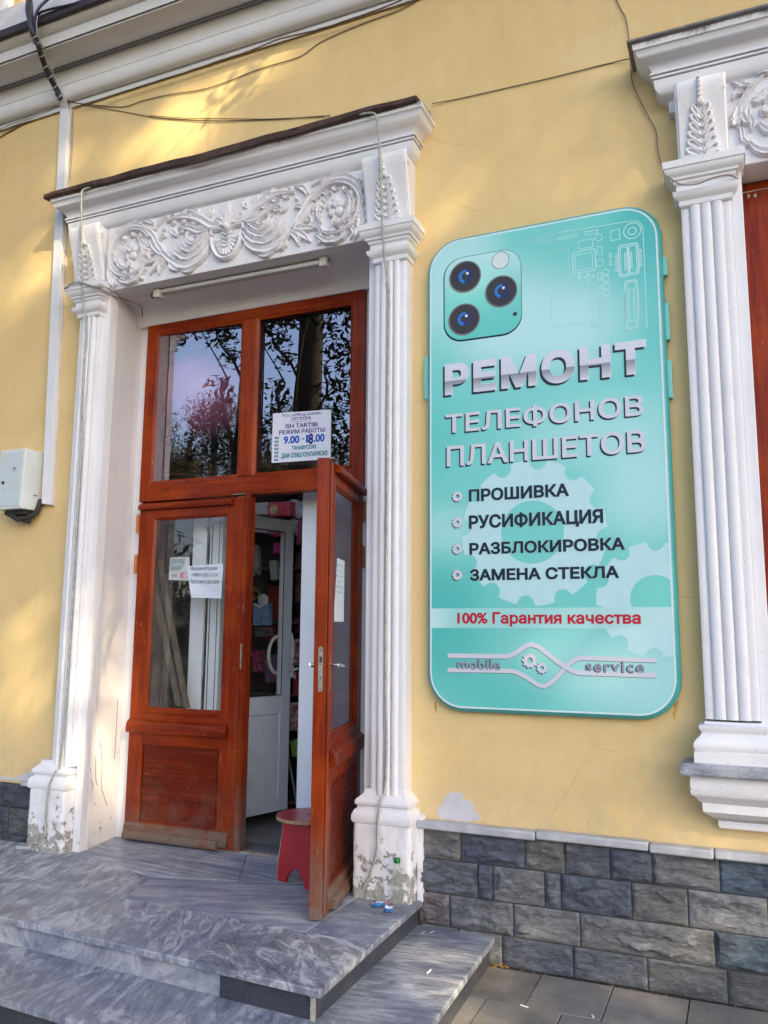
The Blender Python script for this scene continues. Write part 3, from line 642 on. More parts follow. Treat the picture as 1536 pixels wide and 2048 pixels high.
for P_, wd_, lb in (([(1230, 640), (1130, 740), (1050, 850), (1010, 940)], [.006, .014, .012, .008], 0), ([(1130, 745), (1040, 735), (990, 710), (940, 705)], [.010, .022, .018, .003], 4), ([(1080, 800), (1000, 800), (960, 860)], [.008, .022, .003], 3),
                    ([(1010, 930), (1000, 1000), (985, 1080)], [.016, .030, .022], 4), ([(1030, 980), (1070, 1040), (1110, 1020)], [.010, .020, .004], 2), ([(1000, 960), (965, 1030), (945, 1080)], [.008, .016, .003], 0),
                    ([(995, 1060), (1035, 1120), (1050, 1200), (1100, 1240)], [.006, .012, .014, .010], 0), ([(1100, 1235), (1030, 1260), (1010, 1310), (1015, 1370)], [.014, .012, .014, .010], 0), ([(1100, 1220), (1180, 1290), (1300, 1300), (1400, 1250)], [.008, .022, .024, .010], 5),
                    ([(1110, 1000), (1130, 1060), (1120, 1130)], [.012, .018, .003], 3), ([(1120, 870), (1180, 860), (1260, 800), (1300, 740)], [.010, .028, .030, .010], 5), ([(1100, 900), (1090, 980), (1130, 1110)], [.010, .020, .004], 3), ([(1200, 960), (1260, 930), (1330, 960)], [.010, .026, .006], 3), ([(1170, 640), (1260, 610), (1340, 640)], [.010, .022, .006], 4), ([(1180, 1060), (1250, 1120), (1340, 1130)], [.008, .020, .004], 4)):
    leaf(wc, [qf(*p) for p in P_], wd_, h=.026, F_=Fw, lobes=lb, ser=.2)
bq = qf(1235, 965); blob(wc, bq[0], bq[1], .022, .036, Fw)
wc.build('frieze_carving', CARVE, wf, smooth=50)
m = MB(); m.mould(-.228, 2.3, 0, -.062, HOOD); wh = m.build('window_hood', HOODM, B, smooth=40)
m = MB(); m.mould(-.228, 2.3, 0, -.062, [(.17, 4.776), (.185, 4.780), (.187, 4.79), (.17, 4.80)]); m.build('hood_flashing', plain('grey_tin', (0.16, 0.15, 0.15), .6, var=.3), wh, smooth=30)
m = MB(); zs = lambda py, o: W(1450, py, -.05-o).z
m.mould(-.150, 2.2, 0, -.05, [(0, zs(1657, 0)), (.008, zs(1652, .008)), (.008, zs(1642, .008)), (.022, zs(1640, .022)), (.038, zs(1635, .038)), (.06, zs(1630, .06)), (.07, zs(1627, .07)), (.072, zs(1609, .072)), (.082, zs(1606, .082)), (.10, zs(1598, .10)), (.115, zs(1594, .115)), (.120, zs(1586, .12)), (.112, zs(1584, .112)), (.118, zs(1580, .118)), (.118, zs(1556, .118))])
sl = m.build('sill_corbel', WHITE_LOW, B, smooth=40)
m = MB(); m.mould(-.150, 2.2, 0, -.05, [(.150, zs(1557, .15)), (.156, zs(1553, .156)), (.156, zs(1538, .156)), (.146, zs(1531, .146))]); m.build('sill_slab', mk_marble('sill_marble', .2, .4, 1, 5, 3, .8), sl, smooth=30)
m = MB(); m.box(.105, .30, .10, .16, 1.06, 4.04); m.box(.30, 2.0, .10, .16, 3.90, 4.04); m.box(.30, 2.0, .10, .16, 1.06, 1.25); m.box(1.08, 1.18, .10, .16, 1.25, 3.9)
ws = m.build('window_frame', WOODV, B, smooth=None, bevel=.004)
m = MB(); m.add([(.30, .14, 1.25), (2.0, .14, 1.25), (2.0, .14, 3.9), (.30, .14, 3.9)], [(0, 1, 2, 3)]); m.build('pane', GLASSB, ws, smooth=None)  # glazing out of view, put in to let daylight into the shop
m = MB()
for q in ((1497, 392), (1510, 391)): c = W(q[0], q[1], .05); m.lathe((c.x, .05, c.z), [(.004, -.012), (.007, -.008), (.007, .008), (.004, .012)], 8)
c0 = W(1484, 389, .05); m.tube([(c0.x, .05, c0.z+.008), (c0.x+.5, .05, c0.z+.012)], .0025, 6)
tag(m.build('curtain_wire', STEEL, smooth=40, origin=(c0.x, .05, c0.z)), 'thin wire with two small insulators under the right window lintel', 'wire')

# ------------------------------------------------------------ steps
SZ, LZ = .270, .140
S = thing('entrance_steps', 'two low veined grey marble steps with dark granite risers in front of the open door', 'steps', (-3.0, -.6, 0))
marb = [mk_marble('marble_a', -1.9, .55, 1.3, 1.0, 3.6, .6, 1.6), mk_marble('marble_b', -2.0, .35, 1.3, 7.0, 3.6, .8, 1.8), mk_marble('marble_c', -2.35, .80, 1.8, 12.0, 2.4, .5, 1.8), mk_marble('marble_d', .12, .25, 1.0, 18.0, 9, .35, .5), mk_marble('marble_e', -.12, .50, 1.1, 23.0, 4.0, .45, 1.8), mk_marble('marble_f', -1.95, .65, 1.1, 31.0, 3.2, .8, 1.8), mk_marble('marble_g', -.35, .15, 1.0, 47.0, 9, .35, .5)]
def slab(pts, z, th, mi, dz=0.0, nm='slab'):
    m = MB(); m.rings([[(x, y, z-th+dz) for x, y in pts], [(x, y, z+dz) for x, y in pts]]); return m.build(nm, marb[mi], S, smooth=30, bevel=.005)
e = .0012
def yf(x): return -1.27+(-1.62-x)*.062 if x > -3.6 else -1.147+(-3.6-x)*.03   # front edge line
A = (-3.10, -.68); Bp = (-2.42, -.69); Cc = (-1.98, -.72)
slab([(-6.2, yf(-6.2)), (-3.30, yf(-3.30)), (A[0]-e, A[1]-e), (-4.05, -.60), (-4.60, -.58), (-6.2, -.58)], SZ, .032, 0)
slab([(-3.30+2*e, yf(-3.3)), (-2.24, yf(-2.24)), (Bp[0]-e, Bp[1]-e), (A[0]+e, A[1]-e)], SZ, .032, 1)
slab([(-2.24+2*e, yf(-2.24)), (-1.612, -1.272), (Cc[0]+.34, -.72), (Cc[0], Cc[1]-e), (Bp[0]+e, Bp[1]-e)], SZ, .032, 2, .0005)
slab([(-1.612, -1.270), (-1.638, .0), (-2.04, .0), (Cc[0]+.30, -.70), (Cc[0]+.34, -.719)], SZ, .032, 4, -.0005) if 0 else None
slab([(Cc[0]+.34, -.718), (-1.628, -.718), (-1.645, .0), (-1.98, .0), (Cc[0], Cc[1]+e)], SZ, .032, 4)
m = MB(); 
slab([(-1.612, -1.270), (-1.628, -.720), (Cc[0]+.342, -.720)], SZ, .032, 2, -.0004)
slab([(-3.98, -.09), (-3.22, -.30), (A[0], A[1]+e), (-4.05, -.597), (-4.60, -.577), (-6.2, -.577), (-6.2, .0), (-4.35, .0), (-3.98, .0)], SZ, .030, 0, -.0003)
slab([(-3.98+e, -.088), (-3.22, -.298), (-2.72, -.16), (-3.0, .37), (-4.07, .37), (-3.98, .0)], SZ, .030, 3, .0003)
slab([(-3.22+e, -.302), (A[0]+e, A[1]+e), (Cc[0]-e, Cc[1]+e), (-1.98-e, 0), (-2.2, .0), (-2.72, -.162)], SZ, .030, 6, 0)
slab([(-2.72+e, -.158), (-2.2, .002), (-1.98, .002), (-1.985, .37), (-3.0+e, .37)], SZ, .030, 3, -.0004)
# risers and body
m = MB(); P = [(-6.1, .0), (-6.1, yf(-6.1)+.03), (-3.3, yf(-3.3)+.03), (-1.655, -1.235), (-1.68, .0)]
m.rings([[(x, y, 0.0) for x, y in P], [(x, y, SZ-.033) for x, y in P]]); m.build('step_body', mk_marble('riser_marble', .4, .1, .8, 41.0, 3.0, .5), S, smooth=None)
m = MB(); m.add([(-2.12, yf(-2.12)+.026, LZ), (-1.655, -1.240, LZ), (-1.655, -1.240, SZ-.033), (-2.12, yf(-2.12)+.026, SZ-.033), (-2.12, yf(-2.12)+.05, LZ), (-1.655, -1.21, LZ), (-1.655, -1.21, SZ-.033), (-2.12, yf(-2.12)+.05, SZ-.033)], [(0, 1, 2, 3), (0, 3, 7, 4), (3, 2, 6, 7)])
m.add([(-1.649, -1.240, LZ), (-1.672, .0, LZ), (-1.672, .0, SZ-.033), (-1.649, -1.240, SZ-.033), (-1.70, -1.23, LZ), (-1.70, .0, LZ), (-1.70, .0, SZ-.033), (-1.70, -1.23, SZ-.033)], [(0, 1, 2, 3), (0, 3, 7, 4), (3, 2, 6, 7)])
m.build('granite_riser', GRANITE, S, smooth=None)
m = MB(); m.box(-1.668, -1.648, -1.246, -1.236, LZ, SZ-.034); m.build('riser_joint', WHITE_OLD, S, smooth=None)
def yl(x): return -1.60+(-1.22-x)*.012 if x > -2.9 else -1.58+(-2.9-x)*.045*-1
LF = [(-6.2, -1.50), (-3.0, -1.60), (-2.55, -1.63), (-1.195, -1.80)]
lowm = [5, 0, 4]
def low(pts, mi): return slab(pts, LZ, .032, mi, 0, 'tread')
low([(-6.3, -1.55), (-2.95, -1.60), (-2.75, -1.10), (-6.3, -1.02)], 5)
low([(-2.95+2*e, -1.60), (-1.195, -1.72), (-1.21, -1.22), (-2.75+2*e, -1.12)], 0)
low([(-1.21, -1.218), (-1.252, -.03), (-1.71, -.03), (-1.70, -1.19)], 4)
m = MB(); P = [(-6.2, -.03), (-6.2, -1.51), (-2.95, -1.57), (-1.225, -1.69), (-1.24, -1.2), (-1.28, -.03)]
m.rings([[(x, y, -.01) for x, y in P], [(x, y, LZ-.033) for x, y in P]]); m.build('granite_riser', GRANITE, S, smooth=None)

# ------------------------------------------------------------ door frame and transom window
D_ = MB()
D_.box(-3.985, -3.895, .335, .43, 2.60, 3.935); D_.box(-2.285, -2.198, .335, .43, 2.60, 3.935); D_.box(-3.145, -3.035, .337, .43, 2.732, 3.862)
D_.box(-3.985, -3.93, .378, .46, .262, 2.60); D_.box(-2.25, -2.198, .378, .46, .262, 2.60)
D_.box(-3.897, -2.283, .338, .43, 3.864, 3.935, 1); D_.box(-3.897, -2.283, .338, .43, 2.600, 2.730, 1)
fo = D_.build('door_frame', [WOODV, WOODH], B, smooth=None, bevel=.006)
for x0, x1 in ((-3.895, -3.145), (-3.035, -2.285)):
    m = MB(); t = .020; z0, z1 = 2.730, 3.864
    for k, (a, b) in enumerate([((x0, z0), (x1, z0)), ((x1, z0), (x1, z1)), ((x1, z1), (x0, z1)), ((x0, z1), (x0, z0))]):
        cx, cz = (x0+x1)/2, (z0+z1)/2
        ins = lambda p, d: (p[0]+(d if p[0] < cx else -d), p[1]+(d if p[1] < cz else -d))
        a2, b2 = ins(a, t), ins(b, t)
        m.add([(a[0], .340, a[1]), (b[0], .340, b[1]), (b2[0], .352, b2[1]), (a2[0], .352, a2[1])], [(0, 1, 2, 3)])
    m.build('glazing_bead', WOODV, fo, smooth=None)
    ya_, yb_ = (.350, .402) if x0 < -3.5 else (.389, .389)      # left pane tilted to turn its reflection away from the reveal
    m = MB(); m.add([(x0, ya_, z0), (x1, yb_, z0), (x1, yb_, z1), (x0, ya_, z1)], [(0, 1, 2, 3)]); m.build('window_pane', GLASS, fo, smooth=None)
m = MB(); m.box(-4.0, -2.19, .35, .40, .262, .285); m.build('door_sill', plain('worn_sill', (.25, .2, .17), .6, var=.4), B, smooth=None, bevel=.004)

class Leaf:
    def __init__(s, H, d):
        s.H = Vector((*H, 0)); s.d = Vector((*d, 0)).normalized(); s.n = Vector((-s.d.y, s.d.x, 0)) if False else None
def make_leaf(H, dx, dy, nx_, ny, label, drop=0.0):
    d = Vector((dx, dy)).normalized(); nv = Vector((nx_, ny)).normalized()
    T = lambda s, n, z: (H[0]+d.x*s+nv.x*n, H[1]+d.y*s+nv.y*n, z)
    ZB, ZT = .284-drop, 2.588-drop
    m = MB(); th = -.046
    m.box(0, .125, th, 0, ZB, ZT, 0, T); m.box(.750, .885, th, 0, ZB, ZT, 0, T)
    m.box(.125, .750, th+.001, -.001, 2.475, ZT-.001, 1, T); m.box(.125, .750, th+.001, -.001, .905, 1.14, 1, T); m.box(.125, .750, th+.001, -.001, ZB+.001, .40, 1, T)
    lf = m.build('door_leaf', [WOODV, WOODH], B, smooth=None, bevel=.004, label=label)
    m = MB(); m.box(.887, .935, -.062, .006, ZB+.006, ZT+.012, 0, T); m.box(.893, .929, .008, .018, ZB+.03, ZT-.004, 0, T); m.build('meeting_strip', WOODVD, lf, smooth=None, bevel=.003)
    m = MB(); m.box(.125, .75, -.035, -.012, .40, .905, 0, T)
    m.box(.145, .73, -.012, -.0075, .425, .88, 0, T); m.build('lower_panel', PANELW, lf, smooth=None, bevel=.003)
    def bar(z0, z1, p, s0, s1, mat):
        m = MB(); pr = [(0, z0), (p*.85, z0), (p, z0+.012), (p, z0+(z1-z0)*.45), (p*.75, z0+(z1-z0)*.8), (0, z1)]
        m.rings([[T(s, .001+n, z) for n, z in pr] for s in (s0, s1)]); m.build('weather_bar', mat, lf, smooth=30, bevel=.003)
    bar(2.535, 2.584, .042, .015, .80, WOODD); bar(.985, 1.075, .036, -.0, .815, WOODD); bar(.36, .385, .022, .05, .80, WOODD) if 0 else None
    bar(.285, .352, .046, .02, .775, WOODD); bar(.30, .392, .022, .01, .84, WOODD)
    m = MB(); m.box(.142, .735, -.006, .010, 1.118, 1.14, 0, T); m.build('glass_rail', WOODD, lf, smooth=None, bevel=.003)
    # glazing beads
    m = MB(); t = .016
    x0, x1, z0, z1 = .125, .75, 1.14, 2.475
    for a, b, a2, b2 in (((x0, z0), (x1, z0), (x0+t, z0+t), (x1-t, z0+t)), ((x1, z0), (x1, z1), (x1-t, z0+t), (x1-t, z1-t)), ((x1, z1), (x0, z1), (x1-t, z1-t), (x0+t, z1-t)), ((x0, z1), (x0, z0), (x0+t, z1-t), (x0+t, z0+t))):
        m.add([T(a[0], -.004, a[1]), T(b[0], -.004, b[1]), T(b2[0], -.022, b2[1]), T(a2[0], -.022, a2[1])], [(0, 1, 3, 2)] if False else [(0, 1, 2, 3)])
    m.build('glazing_bead', WOODV, lf, smooth=None)
    m = MB(); m.add([T(x0, -.025, z0), T(x1, -.025, z0), T(x1, -.025, z1), T(x0, -.025, z1)], [(0, 1, 2, 3)]); m.build('leaf_pane', GLASSB, lf, smooth=None)
    m = MB(); m.box(.80, .905, -.066, .022, ZT+.013, ZT+.017, 0, T); m.build('metal_cap', STEEL, lf, smooth=None)
    for z in (2.15, 2.44):
        m = MB(); m.tube([T(-.014, .004, z-.068), T(-.014, .004, z+.068)], .010, 10); m.box(-.010, .0, -.002, .004, z-.06, z+.06, 0, T); m.build('hinge', BRASSP, lf, smooth=40)
    return lf, T
lfL, TL_ = make_leaf((-3.965, .330), 1, 0, 0, -1, 'closed left leaf with a paper notice behind its glass')
HX = (-2.190, .330); ld = Vector((.222, -.925)).normalized(); ln_ = Vector((-ld.y, ld.x))
lfR, TR_ = make_leaf(HX, ld.x, ld.y, ln_.x, ln_.y, 'right leaf swung wide open towards the street', .011)
def leafhit(px, py, n=0.0):
    P0 = Vector(TR_(0, n, 0)); N = Vector((ln_.x, ln_.y, 0)); d = ray(px, py); t = (P0-CAM).dot(N)/d.dot(N); Q = CAM+d*t
    return (Q-P0).x*ld.x+(Q-P0).y*ld.y, Q.z
# lock hardware on the open leaf's free edge
zz = lambda py: (CAM+ray(630, py)*((TR_(.94, 0, 0)[1]-CAM.y)/ray(630, py).y)).z
z0, z1 = zz(1383), zz(1293)
m = MB(); P = [(-.052+.0, 0)]
pr = []
for k in range(16):
    a = 2*math.pi*k/16; pr.append((-.024+.0125*math.cos(a), (z1-.0125 if math.sin(a) > 0 else z0+.0125)+.0125*math.sin(a)))
m.rings([[TR_(.9352, n, z) for n, z in pr], [TR_(.938, n, z) for n, z in pr]]); lk = m.build('lock_plate', STEEL, lfR, smooth=30)
for f, r in ((.06, .004), (.30, .0045), (.60, .0035), (.93, .004)):
    m = MB(); m.add([TR_(.9382, -.024+r*math.cos(6.283*k/10), z0+(z1-z0)*f+r*math.sin(6.283*k/10)) for k in range(10)], [tuple(range(10))]); m.build('screw_hole', RUBBER, lk, smooth=None)
m = MB(); m.box(.938, .9384, -.030, -.017, z0+(z1-z0)*.64, z0+(z1-z0)*.78, 0, TR_); m.build('latch_slot', RUBBER, lk, smooth=None)
zh = zz(1330)
for sd_ in (1, -1):
    n0 = .006 if sd_ > 0 else -.050
    m = MB(); m.tube([TR_(.865, n0, zh), TR_(.865, n0+sd_*.045, zh)], .009, 12); m.tube([TR_(.868, n0+sd_*.045, zh), TR_(.84, n0+sd_*.05, zh-.002), TR_(.76, n0+sd_*.052, zh-.012)], [.010, .013, .009], 10)
    m.box(.85, .88, n0-.002 if sd_ > 0 else n0-.003, n0+.003 if sd_ > 0 else n0+.002, zh-.13, zh+.06, 0, TR_); m.build('door_handle', CHROME, lfR, smooth=40)
m = MB(); c = W(484, 1310, .32); m.box(c.x-.006, c.x+.004, .305, .33, c.z-.09, c.z+.075); m.build('strike_plate', STEEL, lfL, smooth=None, bevel=.002)
m = MB(); m.box(-3.14, -3.03, .345, .37, 2.575, 2.597); m.build('top_latch', plain('brass_latch', (.5, .35, .12), .4, metal=.6), fo, smooth=None, bevel=.003)

# ------------------------------------------------------------ white plastic inner door
m = MB(); m.box(-3.705, -3.585, .62, .69, .262, 2.72); m.box(-3.565, -3.455, .635, .69, .262, 2.72); m.box(-2.79, -2.675, .62, .69, .262, 2.72); 
m.box(-2.26, -2.0, .62, .69, .262, 2.72); m.box(-4.07, -1.99, .622, .688, 2.66, 2.75); m.box(-2.675, -2.26, .622, .688, .262, .86); m.box(-3.99, -3.705, .622, .688, .262, .90)
pf = m.build('inner_frame', PVC, B, smooth=None, bevel=.004)
m = MB(); m.box(-3.583, -3.567, .63, .69, .262, 2.7); m.box(-3.546, -3.540, .632, .6345, .262, 2.66); m.box(-3.483, -3.479, .632, .6345, .262, 2.66); m.build('gasket', RUBBER, pf, smooth=None)
m = MB(); m.box(-3.578, -3.572, .615, .628, 1.35, 2.2); m.build('latch_strip', CHROME, pf, smooth=None)
ph = R(74); PH = (-3.47, .69); pd = (math.cos(ph), math.sin(ph))
TP = lambda s, n, z: (PH[0]+pd[0]*s+pd[1]*n, PH[1]+pd[1]*s-pd[0]*n, z)
m = MB(); Wd, Z0, Z1 = .70, .34, 2.56; fw_ = .10
m.box(0, fw_, -.05, 0, Z0, Z1, 0, TP); m.box(Wd-fw_, Wd, -.05, 0, Z0, Z1, 0, TP); m.box(fw_, Wd-fw_, -.049, -.001, Z1-fw_, Z1-.001, 0, TP); m.box(fw_, Wd-fw_, -.049, -.001, Z0+.001, Z0+fw_, 0, TP)
m.box(fw_, Wd-fw_, -.049, -.001, 1.06, 1.20, 0, TP)
pdoor = m.build('inner_door', PVCG, B, smooth=None, bevel=.003)
m = MB(); m.box(fw_, Wd-fw_, -.035, -.012, Z0+fw_, 1.06, 0, TP)
for k in range(14): m.box(fw_+.012+k*.034, fw_+.014+k*.034, -.012, -.0105, Z0+fw_+.01, 1.05, 0, TP)
m.build('ribbed_panel', PVCG, pdoor, smooth=None)
m = MB(); m.box(fw_-.004, Wd-fw_+.004, .0005, .002, 1.196, 1.204, 0, TP); m.box(fw_-.004, fw_+.004, .0005, .002, 1.2, Z1-fw_, 0, TP); m.box(Wd-fw_-.004, Wd-fw_+.004, .0005, .002, 1.2, Z1-fw_, 0, TP); m.box(fw_, Wd-fw_, .0005, .002, Z1-fw_-.004, Z1-fw_+.004, 0, TP); m.build('gasket', RUBBER, pdoor, smooth=None)
m = MB(); m.add([TP(fw_, -.02, 1.2), TP(Wd-fw_, -.02, 1.2), TP(Wd-fw_, -.02, Z1-fw_), TP(fw_, -.02, Z1-fw_)], [(0, 1, 2, 3)]); m.build('inner_pane', GLASS2, pdoor, smooth=None)
m = MB(); s0 = Wd-.05; zc_ = 1.50
for sd_ in (-1,):
    nn = 0 if sd_ > 0 else -.05
    P = [TP(s0, nn, zc_+.14), TP(s0, nn+sd_*.04, zc_+.145)]+[TP(s0-.09*math.cos(R(a)), nn+sd_*.055, zc_+.14*math.sin(R(a))) for a in (70, 45, 20, 0, -20, -45, -70)]+[TP(s0, nn+sd_*.04, zc_-.145), TP(s0, nn, zc_-.14)]
    m.tube(cat_rom(P, 5), .014, 10)
m.build('bow_handle', plain('handle_plastic', (.62, .63, .60), .5, var=.1), pdoor, smooth=50)
m = MB()
for k in range(5): m.tube([TP(s0+.03*math.sin(k*2), .06+.01*k % 3, zc_-.02-.02*k), TP(s0-.01, .085, zc_-.035-.02*k), TP(s0-.035, .06, zc_-.02-.022*k)], .011, 7)
m.tube([TP(s0, .055, zc_+.17), TP(s0+.004, .065, zc_+.08), TP(s0, .07, zc_-.02)], [.006, .018, .014], 8); m.tube([TP(s0, .07, zc_-.10), TP(s0-.01, .07, zc_-.17)], [.02, .016], 8); m.tube([TP(s0, .07, zc_-.10), TP(s0+.025, .075, zc_-.18)], [.014, .008], 8)
m.build('cloth_tie', plain('grey_cloth', (.42, .41, .40), .9, var=.2), pdoor, smooth=60)
for x0, x1, z0 in ((-4.0, -3.70, .9), (-2.675, -2.26, .86)):
    m = MB(); m.add([(x0, .66, z0), (x1, .66, z0), (x1, .66, 2.66), (x0, .66, 2.66)], [(0, 1, 2, 3)]); m.build('side_pane', GLASS2, pf, smooth=None)

# ------------------------------------------------------------ inside of the shop
m = MB(); m.box(-9, 2.5, .37, 4.2, .20, .262); fl = m.build('floor', plain('shop_floor', (.17, .17, .18), .45, var=.3, scale=4), smooth=None); fl['kind'] = 'structure'
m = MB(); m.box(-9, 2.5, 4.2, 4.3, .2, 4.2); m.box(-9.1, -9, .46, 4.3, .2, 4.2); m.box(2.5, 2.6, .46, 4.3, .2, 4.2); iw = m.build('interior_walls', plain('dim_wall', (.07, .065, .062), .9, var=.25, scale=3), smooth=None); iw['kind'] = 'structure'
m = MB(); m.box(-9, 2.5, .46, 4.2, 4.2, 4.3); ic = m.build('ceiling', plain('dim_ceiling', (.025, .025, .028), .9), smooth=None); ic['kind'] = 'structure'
m = MB(); m.box(-3.44, -2.68, .40, .62, .263, .272); tag(m.build('door_mat', plain('grey_mat', (.12, .13, .15), .8, var=.3), smooth=None, origin=(-3.05, .5, .263)), 'grey mat lying in the doorway under the white inner door', 'mat')
c = W(545, 1140, 1.95)
SH = thing('shelf_unit', 'dark shelf unit full of goods seen through the doorway', 'shelf', (-3.2, 2.2, .262))
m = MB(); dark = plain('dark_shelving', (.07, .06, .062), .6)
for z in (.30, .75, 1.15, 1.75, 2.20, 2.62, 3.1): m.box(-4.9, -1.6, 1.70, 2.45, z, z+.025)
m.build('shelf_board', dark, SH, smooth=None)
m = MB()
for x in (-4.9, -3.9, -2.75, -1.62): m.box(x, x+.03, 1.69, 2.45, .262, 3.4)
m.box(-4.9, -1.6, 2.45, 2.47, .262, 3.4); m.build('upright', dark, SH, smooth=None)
def W2(px, py, y): return W(px, py, y)
def boxat(name, px0, py0, px1, py1, y, dp, c, label, cat, rough=.5, tilt=0, extra=None, grp=None):
    a = W(px0, py1, y); b = W(px1, py0, y); cx = (a.x+b.x)/2
    t = thing(name, label, cat, (cx, y, a.z), grp); T = lambda x, yy, z: (cx+(x-cx)*math.cos(tilt)-(z-a.z)*math.sin(tilt), yy, a.z+(z-a.z)*math.cos(tilt)+(x-cx)*math.sin(tilt))
    m = MB(); m.box(a.x, b.x, y, y+dp, a.z, b.z, 0, T); m.build('body', plain(name+'_colour', c, rough, var=.2, scale=25), t, smooth=None, bevel=.004)
    if extra: extra(t, a, b, y, T)
    return t
def roses(cs):
    def f(t, a, b, y, T):
        r = min(b.x-a.x, b.z-a.z)*.30
        for k, (u, v, c) in enumerate(cs):
            m = MB(); cx, cz = a.x+(b.x-a.x)*u, a.z+(b.z-a.z)*v; mt = plain('rose_print', c, .6, var=.25, scale=60)
            for q in range(4):
                P = [T(cx+r*(1-q*.24)*math.cos(R(a_)), y-.003-q*.003, cz+r*(1-q*.24)*math.sin(R(a_))) for a_ in range(q*70, q*70+330, 30)]
                m.tube(P, r*.13, 6)
            m.sphere(T(cx, y-.0, cz), r*.9, 12, sy=.12); m.build('rose', mt, t, smooth=60)
    return f
boxat('gift_box', 508, 1004, 535, 1030, 1.60, .12, (.55, .50, .58), 'small pale box at the left end of the top shelf behind the inner door', 'box')
boxat('gift_box', 537, 1002, 580, 1033, 1.60, .12, (.62, .10, .14), 'red box with printed cream and pink roses on the top shelf', 'box', extra=roses([(.25, .45, (.75, .62, .40)), (.72, .5, (.75, .12, .18))]))
boxat('gift_box', 508, 1044, 536, 1066, 1.60, .12, (.60, .50, .62), 'pale lilac box under the printed red box', 'box', tilt=-.12)
boxat('gift_box', 538, 1048, 574, 1074, 1.72, .12, (.62, .07, .10), 'plain deep red box under the rose printed box', 'box', extra=roses([(.5, .5, (.68, .10, .14))]))
m = MB()
for k, (px, py, r) in enumerate([(588, 1018, .085), (603, 1030, .075), (592, 1045, .07), (600, 1060, .06), (612, 1012, .06)]):
    c = W(px, py, 1.75); m.sphere(c, r, 14, sy=.8)
tag(m.build('paper_flower', plain('white_tissue', (.50, .50, .56), .9, var=.25, scale=30, bump=.8), smooth=60, origin=tuple(W(598, 1060, 1.75))), 'crumpled white tissue flower beside the red boxes on the top shelf', 'decoration')
boxat('board', 505, 1170, 558, 1282, 1.90, .02, (.33, .045, .03), 'flat red board standing behind the hanging bag', 'board', tilt=-.05)
boxat('board', 555, 1150, 570, 1265, 1.86, .03, (.20, .012, .06), 'narrow magenta board to the right of the red one', 'board', tilt=-.06)
def bag_extra(t, a, b, y, T):
    m = MB()
    for s in (.25, .6):
        x0 = a.x+(b.x-a.x)*s; m.tube([T(x0-.05, y-.01, b.z-.01), T(x0+.01, y-.01, b.z+.12), T(x0+.10, y-.01, b.z-.01)], .004, 6)
    m.build('handle', RUBBER, t, smooth=40)
    m = MB(); cx, cz = (a.x+b.x)/2-.01, (a.z+b.z)/2
    P = []
    for k in range(17):
        r = .055 if k % 2 == 0 else .038; P.append(T(cx+r*math.cos(6.283*k/16), y-.004, cz+r*math.sin(6.283*k/16)))
    m.tube(P, .0025, 5); m.tube([T(cx+.025*math.cos(R(a_)), y-.004, cz+.025*math.sin(R(a_))) for a_ in range(50, 320, 30)], .0025, 5); m.build('gold_emblem', plain('gold_print', (.55, .42, .10), .4), t, smooth=None)
boxat('shopping_bag', 496, 1166, 527, 1207, 1.55, .08, (.02, .02, .024), 'black carrier bag with a thin gold star emblem hanging in the doorway', 'bag', extra=bag_extra)
def shirt(t, a, b, y, T):
    m = MB(); cx = (a.x+b.x)/2; m.box(cx-.004, cx+.004, y-.004, y-.001, a.z, b.z-.08, 0, T); m.box(a.x+.02, cx-.02, y-.004, y-.001, a.z+.03, a.z+.036, 0, T); m.build('printed_line', plain('dark_blue_ink', (.05, .08, .16), .6), t, smooth=None)
    m = MB(); m.tube([T(cx-.06, y-.01, b.z), T(cx, y-.012, b.z-.035), T(cx+.06, y-.01, b.z)], .012, 8); m.sphere(T(cx+.02, y-.0, b.z+.03), .05, 12, sy=.2); m.build('collar', plain('pale_card', (.45, .52, .58), .7), t, smooth=50)
boxat('gift_bag', 506, 1207, 540, 1251, 1.50, .05, (.17, .30, .50), 'light blue shirt shaped gift bag hanging below the black one', 'bag', extra=shirt, tilt=.04)
m = MB(); c = W(520, 1262, 1.5)
rr = random.Random(5)
for k in range(16): m.tube([(c.x+rr.uniform(-.06, .12), 1.5+rr.uniform(-.02, .02), c.z+rr.uniform(-.05, .03)) for _ in range(4)], .004, 5)
tag(m.build('ribbon_curls', plain('silver_ribbon', (.35, .33, .35), .3, metal=.6), smooth=50, origin=tuple(c)), 'tangle of silver ribbon below the blue gift bag', 'ribbon')
def pattern(t, a, b, y, T):
    m = MB(); rr = random.Random(3)
    for k in range(22):
        u, v = rr.uniform(.05, .9), rr.uniform(.05, .9); r = .012; x, z = a.x+(b.x-a.x)*u, a.z+(b.z-a.z)*v; m.box(x-r, x+r, y-.003, y-.001, z-r, z+r, 0, T)
    m.build('printed_flowers', plain('pink_print', (.45, .10, .16), .6, var=.4), t, smooth=None)
boxat('wrapped_pack', 590, 1105, 608, 1205, 1.9, .1, (.10, .07, .11), 'dark patterned pack on the shelf right of the inner door', 'pack', extra=pattern)
boxat('wrapped_pack', 590, 1235, 609, 1265, 1.9, .1, (.20, .03, .14), 'purple pack on the shelf right of the inner door', 'pack')
boxat('wrapped_pack', 581, 1405, 606, 1460, 1.7, .1, (.40, .34, .33), 'cream pack with pink flowers low down behind the inner door', 'pack', extra=pattern, tilt=.08)
boxat('wrapped_pack', 584, 1480, 602, 1512, 1.6, .08, (.14, .26, .06), 'green pack lying low behind the inner door', 'pack', tilt=.25)
